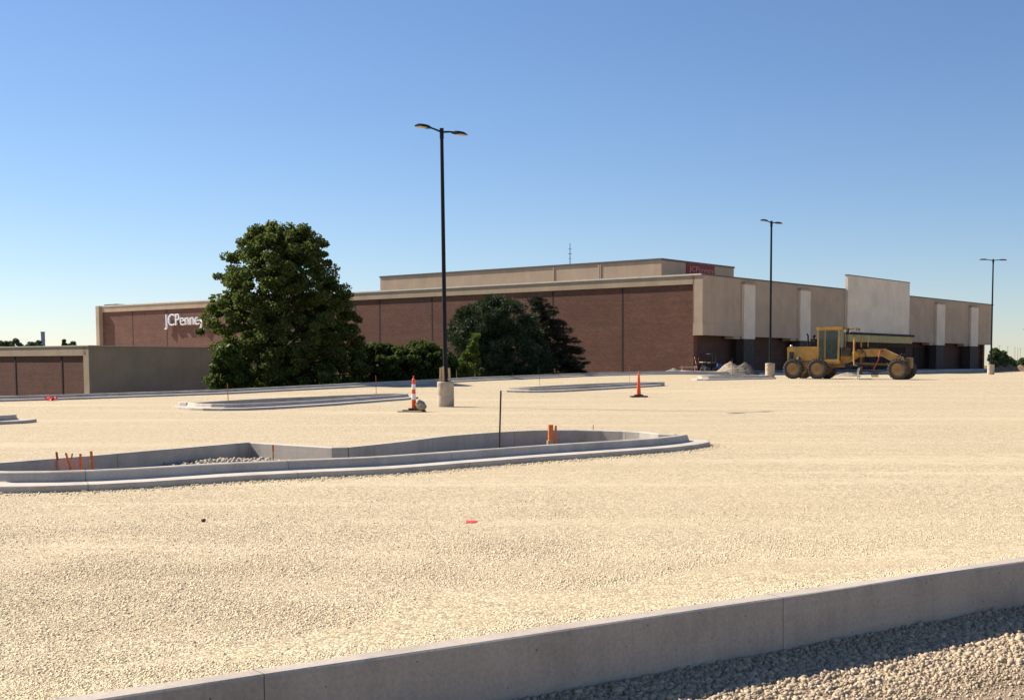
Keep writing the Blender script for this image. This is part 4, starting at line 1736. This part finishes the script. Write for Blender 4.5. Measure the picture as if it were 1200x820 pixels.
for i in range(8):
    m.bbox(-1.522, -1.502, -.42, .42, 1.3 + i * .085, 1.34 + i * .085, .004)
m.build('rear_grille', M_steel, h_)
MB().lathe([(.07, 2.20), (.09, 2.22), (.09, 2.3), (.0, 2.34)], 14, 'z', (-1.3, -.25, 0)).build('fuel_cap', M_chrome, h_)
MB().bbox(.0, .45, -.25, .35, 2.201, 2.62, .05).build('air_cleaner', M_black, h_)
MB().tube([(-.15, -.1, 2.08), (-.15, -.1, 2.95), (-.24, -.1, 3.08)], [.06, .055, .06], 10).build('exhaust_stack', M_black, h_)
MB().tube([(.22, .05, 2.5), (.22, .05, 2.85)], [.05, .05], 8).lathe([(.05, 2.85), (.13, 2.87), (.13, 2.97), (.04, 3.02)], 14, 'z', (.22, .05, 0)).build('pre_cleaner', M_black, h_)
MB().bbox(-1.62, -1.51, -.42, .42, .8, 1.2, .03).build('rear_bumper', M_yellow_shade, gr)
for s in (-1, 1):
    MB().lathe([(.02, -.02), (.07, -.01), (.07, .02)], 12, 'x', (-1.52, s * .38, 2.02)).build('tail_lamp', M_para, h_)
# chassis under hood and cab
MB().bbox(-1.4, 2.35, -.42, .42, .78, 1.04, .03).build('chassis', M_yellow_shade, gr)
# cab
CX0, CX1, CZ0, CZ1 = .72, 2.25, 1.15, 3.32
cab = bpy.data.objects.new('cab', None)
C.objects.link(cab)
cab.parent = gr
m = MB()
MB().bbox(CX0 - .05, CX1 + .05, -.74, .74, CZ0 - .12, CZ0 + .12, .03).build('cab_floor', M_yellow, cab)
for x in (CX0 + .05, CX1 - .05):
    for y in (-.68, .68):
        m.bbox(x - .055, x + .055, y - .055, y + .055, CZ0 + .1, CZ1, .012)
m.bbox(CX0 + .5, CX0 + .56, -.72, -.66, CZ0 + .1, CZ1, .01)
m.bbox(CX0 + .5, CX0 + .56, .66, .72, CZ0 + .1, CZ1, .01)
m.build('cab_frame', M_yellow, cab)
MB().prism([(CX0 - .10, CZ1), (CX0 - .12, CZ1 + .12), (CX0 - .02, CZ1 + .2), (CX1 + .2, CZ1 + .2), (CX1 + .25, CZ1 + .12), (CX1 + .22, CZ1)], 'y', -.80, .80).build('cab_roof', M_yellow, cab)
for nm, a in (('side_window', (CX0 + .1, CX0 + .5, -.70, -.69)), ('door_window', (CX0 + .57, CX1 - .1, -.70, -.69)), ('side_window', (CX0 + .1, CX0 + .5, .69, .70)), ('door_window', (CX0 + .57, CX1 - .1, .69, .70)),
              ('windscreen', (CX1 - .06, CX1 - .05, -.62, .62)), ('rear_window', (CX0 + .05, CX0 + .06, -.62, .62))):
    MB().box(*a, CZ0 + .15, CZ1 - .04).build(nm, M_glass, cab)
MB().bbox(CX0 + .57, CX1 - .1, -.706, -.684, CZ0 + .121, CZ0 + .2, .004).build('door_sill', M_yellow, cab)
m = MB().bbox(CX0 + .35, CX0 + .95, -.28, .28, CZ0 + .42, CZ0 + .58, .05).bbox(CX0 + .28, CX0 + .45, -.28, .28, CZ0 + .55, CZ0 + 1.3, .06).bbox(CX0 + .5, CX0 + .8, -.15, .15, CZ0 + .12, CZ0 + .45, .02)
m.build('driver_seat', M_seat, cab)
m = MB().bbox(CX1 - .5, CX1 - .3, -.15, .15, CZ0 + .12, CZ0 + .95, .03).tube([(CX1 - .45, 0, CZ0 + .9), (CX1 - .65, 0, CZ0 + 1.05)], .03, 6)
m.lathe([(.17, 0), (.2, .015), (.2, .03), (.17, .04)], 18, 'x', (CX1 - .67, 0, CZ0 + 1.06))
for i in range(6):
    m.tube([(CX1 - .5, -.3 + .12 * i, CZ0 + .6), (CX1 - .55, -.3 + .12 * i, CZ0 + 1.0)], .012, 5)
m.build('control_column', M_seat, cab)
# lamps and mirror on the front of the roof
for y in (-.55, .55):
    MB().lathe([(.03, 0), (.09, .03), (.09, .1)], 14, 'x', (CX1 + .25, y, CZ1 - .06)).build('work_lamp', M_lampg, cab)
m = MB().tube([(CX1 + .1, -.72, CZ1 + .1), (CX1 + .7, -.85, CZ1 + .08)], .02, 6).bbox(CX1 + .62, CX1 + .68, -1.0, -.74, CZ1 - .3, CZ1 + .04, .01)
m.build('mirror', M_black, cab)
m = MB().tube([(CX1 + .12, -.3, CZ1 + .1), (CX1 + 1.0, -.3, CZ1 + .10)], .03, 6).tube([(CX1 + .12, .3, CZ1 + .1), (CX1 + 1.0, .3, CZ1 + .10)], .03, 6).tube([(CX1 + 1.0, -.35, CZ1 + .1), (CX1 + 1.0, .35, CZ1 + .1)], .03, 6)
for y in (-.32, .3):
    m.lathe([(.03, 0), (.08, .03), (.08, .12)], 12, 'x', (CX1 + .98, y, CZ1 + .02))
m.build('lamp_bracket', M_yellow_shade, cab)
# ladder below the cab door
m = MB()
for x in (1.35, 1.8):
    m.tube([(x, -.78, .45), (x, -.74, 1.15)], .02, 6)
for z in (.5, .72, .94):
    m.tube([(1.35, -.78, z), (1.8, -.78, z)], .02, 6)
m.build('ladder', M_steel, gr)
# goose-neck main frame
prof = [(2.2, 1.15), (2.2, 1.5), (2.9, 1.75), (3.3, 2.0), (5.15, 2.02), (6.45, 1.42), (6.85, 1.30), (6.9, .95), (6.35, .98), (5.1, 1.68), (3.5, 1.66), (2.9, 1.2)]
fr = MB()
# split the concave outline into convex slices along its length
lower = [(2.2, 1.05), (2.9, 1.18), (3.4, 1.50), (5.05, 1.54), (6.2, .92), (6.88, .85)]
upper = [(2.2, 1.52), (2.9, 1.78), (3.4, 2.02), (5.15, 2.04), (6.45, 1.44), (6.9, 1.30)]
vs, fs = [], []
for (lx, lz), (ux, uz) in zip(lower, upper):
    for y in (-.21, .21):
        vs += [(lx, y, lz), (ux, y, uz)]
n = len(lower)
for i in range(n - 1):
    a, b = i * 4, (i + 1) * 4
    fs += [(a, a + 1, b + 1, b), (a + 2, b + 2, b + 3, a + 3), (a + 1, a + 3, b + 3, b + 1), (a, b, b + 2, a + 2)]
fs += [(0, 2, 3, 1), ((n - 1) * 4, (n - 1) * 4 + 1, (n - 1) * 4 + 3, (n - 1) * 4 + 2)]
fr.add(vs, fs)
fr.build('main_frame', M_yellow, gr)
MB().bbox(6.5, 7.0, -.4, .4, .75, 1.46, .05).build('front_bolster', M_yellow_shade, gr)
m = MB().tube([(wb, -.95, .66), (wb, .95, .66)], .11, 12).bbox(wb - .15, wb + .15, -.5, .5, .55, .86, .04)
m.tube([(wb + .05, -.8, .95), (wb + .05, .8, .95)], .05, 8)
for s in (-1, 1):
    m.bbox(wb - .1, wb + .1, s * .82 - .05, s * .82 + .05, .45, 1.05, .02)
m.build('front_axle', M_yellow_shade, gr)
m = MB()
m.tube([(6.9, -.5, 1.42), (6.95, -.75, 1.62), (6.6, -.9, 1.66), (6.2, -.95, 1.5)], .03, 6)
m.build('hydraulic_hose', M_black, gr)
# drawbar, circle and blade
m = MB()
for s in (-1, 1):
    m.tube([(6.3, s * .08, .98), (3.9, s * .55, 1.05), (3.3, s * .5, 1.05)], .08, 8)
m.bbox(3.2, 3.5, -.65, .65, .98, 1.14, .03)
m.build('drawbar', M_yellow_shade, gr)
m = MB().lathe([(.50, .86), (.74, .86), (.78, .88), (.78, .95), (.74, .97), (.50, .97)], 36, 'z', (3.6, 0, 0))
m.build('turning_circle', M_steel, gr)
BL = R(18)
Mb = Matrix.Translation((3.45, 0, 0)) @ Matrix.Rotation(BL, 4, 'Z')
pr = []
for t in np.linspace(-.6, .6, 7):
    pr.append((math.cos(t) * .5 - .40, .45 + math.sin(t) * .55))
outl = pr + [(x - .03, z) for x, z in pr[::-1]]
m = MB()
vs = [(-(x), y, z) for y in (-1.65, 1.65) for x, z in outl]
k = len(outl)
fs = [(i, i + 1, k + i + 1, k + i) for i in range(k - 1)] + [(k - 1, 0, k, 2 * k - 1)]
hh = k // 2
for o_ in (0, k):
    fs += [(o_ + i, o_ + i + 1, o_ + k - 2 - i, o_ + k - 1 - i) for i in range(hh - 1)]
m.add(vs, fs, False, Mb)
b_ = m.build('blade', M_blade, gr)
m = MB().bbox(-.10, -.06, -1.68, 1.68, .02, .2, .004, M=Mb)
m.build('cutting_edge', M_chrome, b_)
m = MB()
for s in (-.6, .6):
    m.bbox(.02, .18, s - .06, s + .06, .35, .95, .02, M=Mb)
m.bbox(-.02, .08, -1.0, 1.0, .5, .62, .02, M=Mb)
m.build('blade_bracket', M_yellow_shade, gr)
# lift cylinders, arms and saddle
m = MB().bbox(3.15, 3.5, -.55, .55, 1.55, 1.85, .04).bbox(3.2, 3.45, -.85, -.5, 1.7, 1.85, .02).bbox(3.2, 3.45, .5, .85, 1.7, 1.85, .02)
m.build('lift_saddle', M_yellow, gr)
for s in (-1, 1):
    cyl = MB().tube([(3.3, s * .82, 1.15), (3.3, s * .82, 2.85)], .06, 12).build('lift_cylinder', M_yellow, gr)
    MB().tube([(3.3, s * .80, .95), (3.3, s * .82, 1.149)], .035, 8).build('rod', M_chrome, cyl)
    MB().tube([(3.3, s * .82, 2.851), (3.3, s * .82, 2.93)], .07, 10).build('cylinder_cap', M_yellow_shade, cyl)
cyl = MB().tube([(3.7, -.35, 1.9), (3.6, .45, 1.05)], .06, 10).build('side_shift_cylinder', M_yellow_shade, gr)
m = MB()
for y0_, z0_ in ((-.18, 2.06), (-.06, 2.07), (.08, 2.07)):
    m.tube([(2.3, y0_, 1.6), (2.9, y0_, z0_ - .18), (3.4, y0_, z0_ + .03), (4.6, y0_, z0_ + .03), (5.2, y0_, z0_ + .0)], .025, 6)
m.build('hydraulic_line', M_black, gr)
MB().bbox(2.34, 2.95, -.45, .45, 1.55, 2.15, .04).build('valve_bank', M_steel, gr)
m = MB()
for i in range(7):
    y = -.42 + i * .14
    m.tube([(2.9, y, 2.0), (3.15, y, 2.25 + .05 * (i % 3)), (3.5, y * .7, 2.1), (3.9, y * .5, 1.75), (4.0, y, 1.2)], .022, 6)
m.build('hydraulic_hose', M_black, gr)
MB().bbox(-.2, .55, -.62, -.505, .86, 1.02, .02).build('step_plate', M_steel, gr)
# inclined brace from cab floor to the circle, and the front link
m = MB().tube([(2.2, -.45, .95), (3.2, -.5, 1.5)], .055, 8).tube([(2.2, .45, .95), (3.2, .5, 1.5)], .055, 8)
m.each('brace', M_yellow_shade, gr)
m = MB().tube([(5.0, -.5, 1.95), (4.9, -.62, 1.3), (4.55, -.7, .55)], [.05, .05, .04], 8)
m.bbox(4.92, 5.08, -.55, -.15, 1.82, 1.98, .02)
m.build('scarifier_link', M_redst, gr)
MB().bbox(4.35, 4.75, -.85, .85, .45, .58, .02).build('scarifier_bar', M_steel, gr)
m = MB()
for y in np.linspace(-.75, .75, 6):
    m.tube([(4.55, y, .5), (4.5, y, .25), (4.6, y, .15)], [.03, .03, .015], 6)
m.build('scarifier_tooth', M_steel, gr)
m = MB()
for y in (-.45, .45):
    m.lathe([(.03, 0), (.10, .03), (.10, .12)], 14, 'x', (6.35, y, 1.62))
    m.tube([(6.3, y * .4, 1.5), (6.4, y, 1.55)], .025, 6)
m.build('headlamp', M_black, gr)
MB().tube([(4.05, -.1, 2.05), (4.05, -.1, 2.95)], [.02, .015], 6).build('marker_mast', M_yellow, gr)
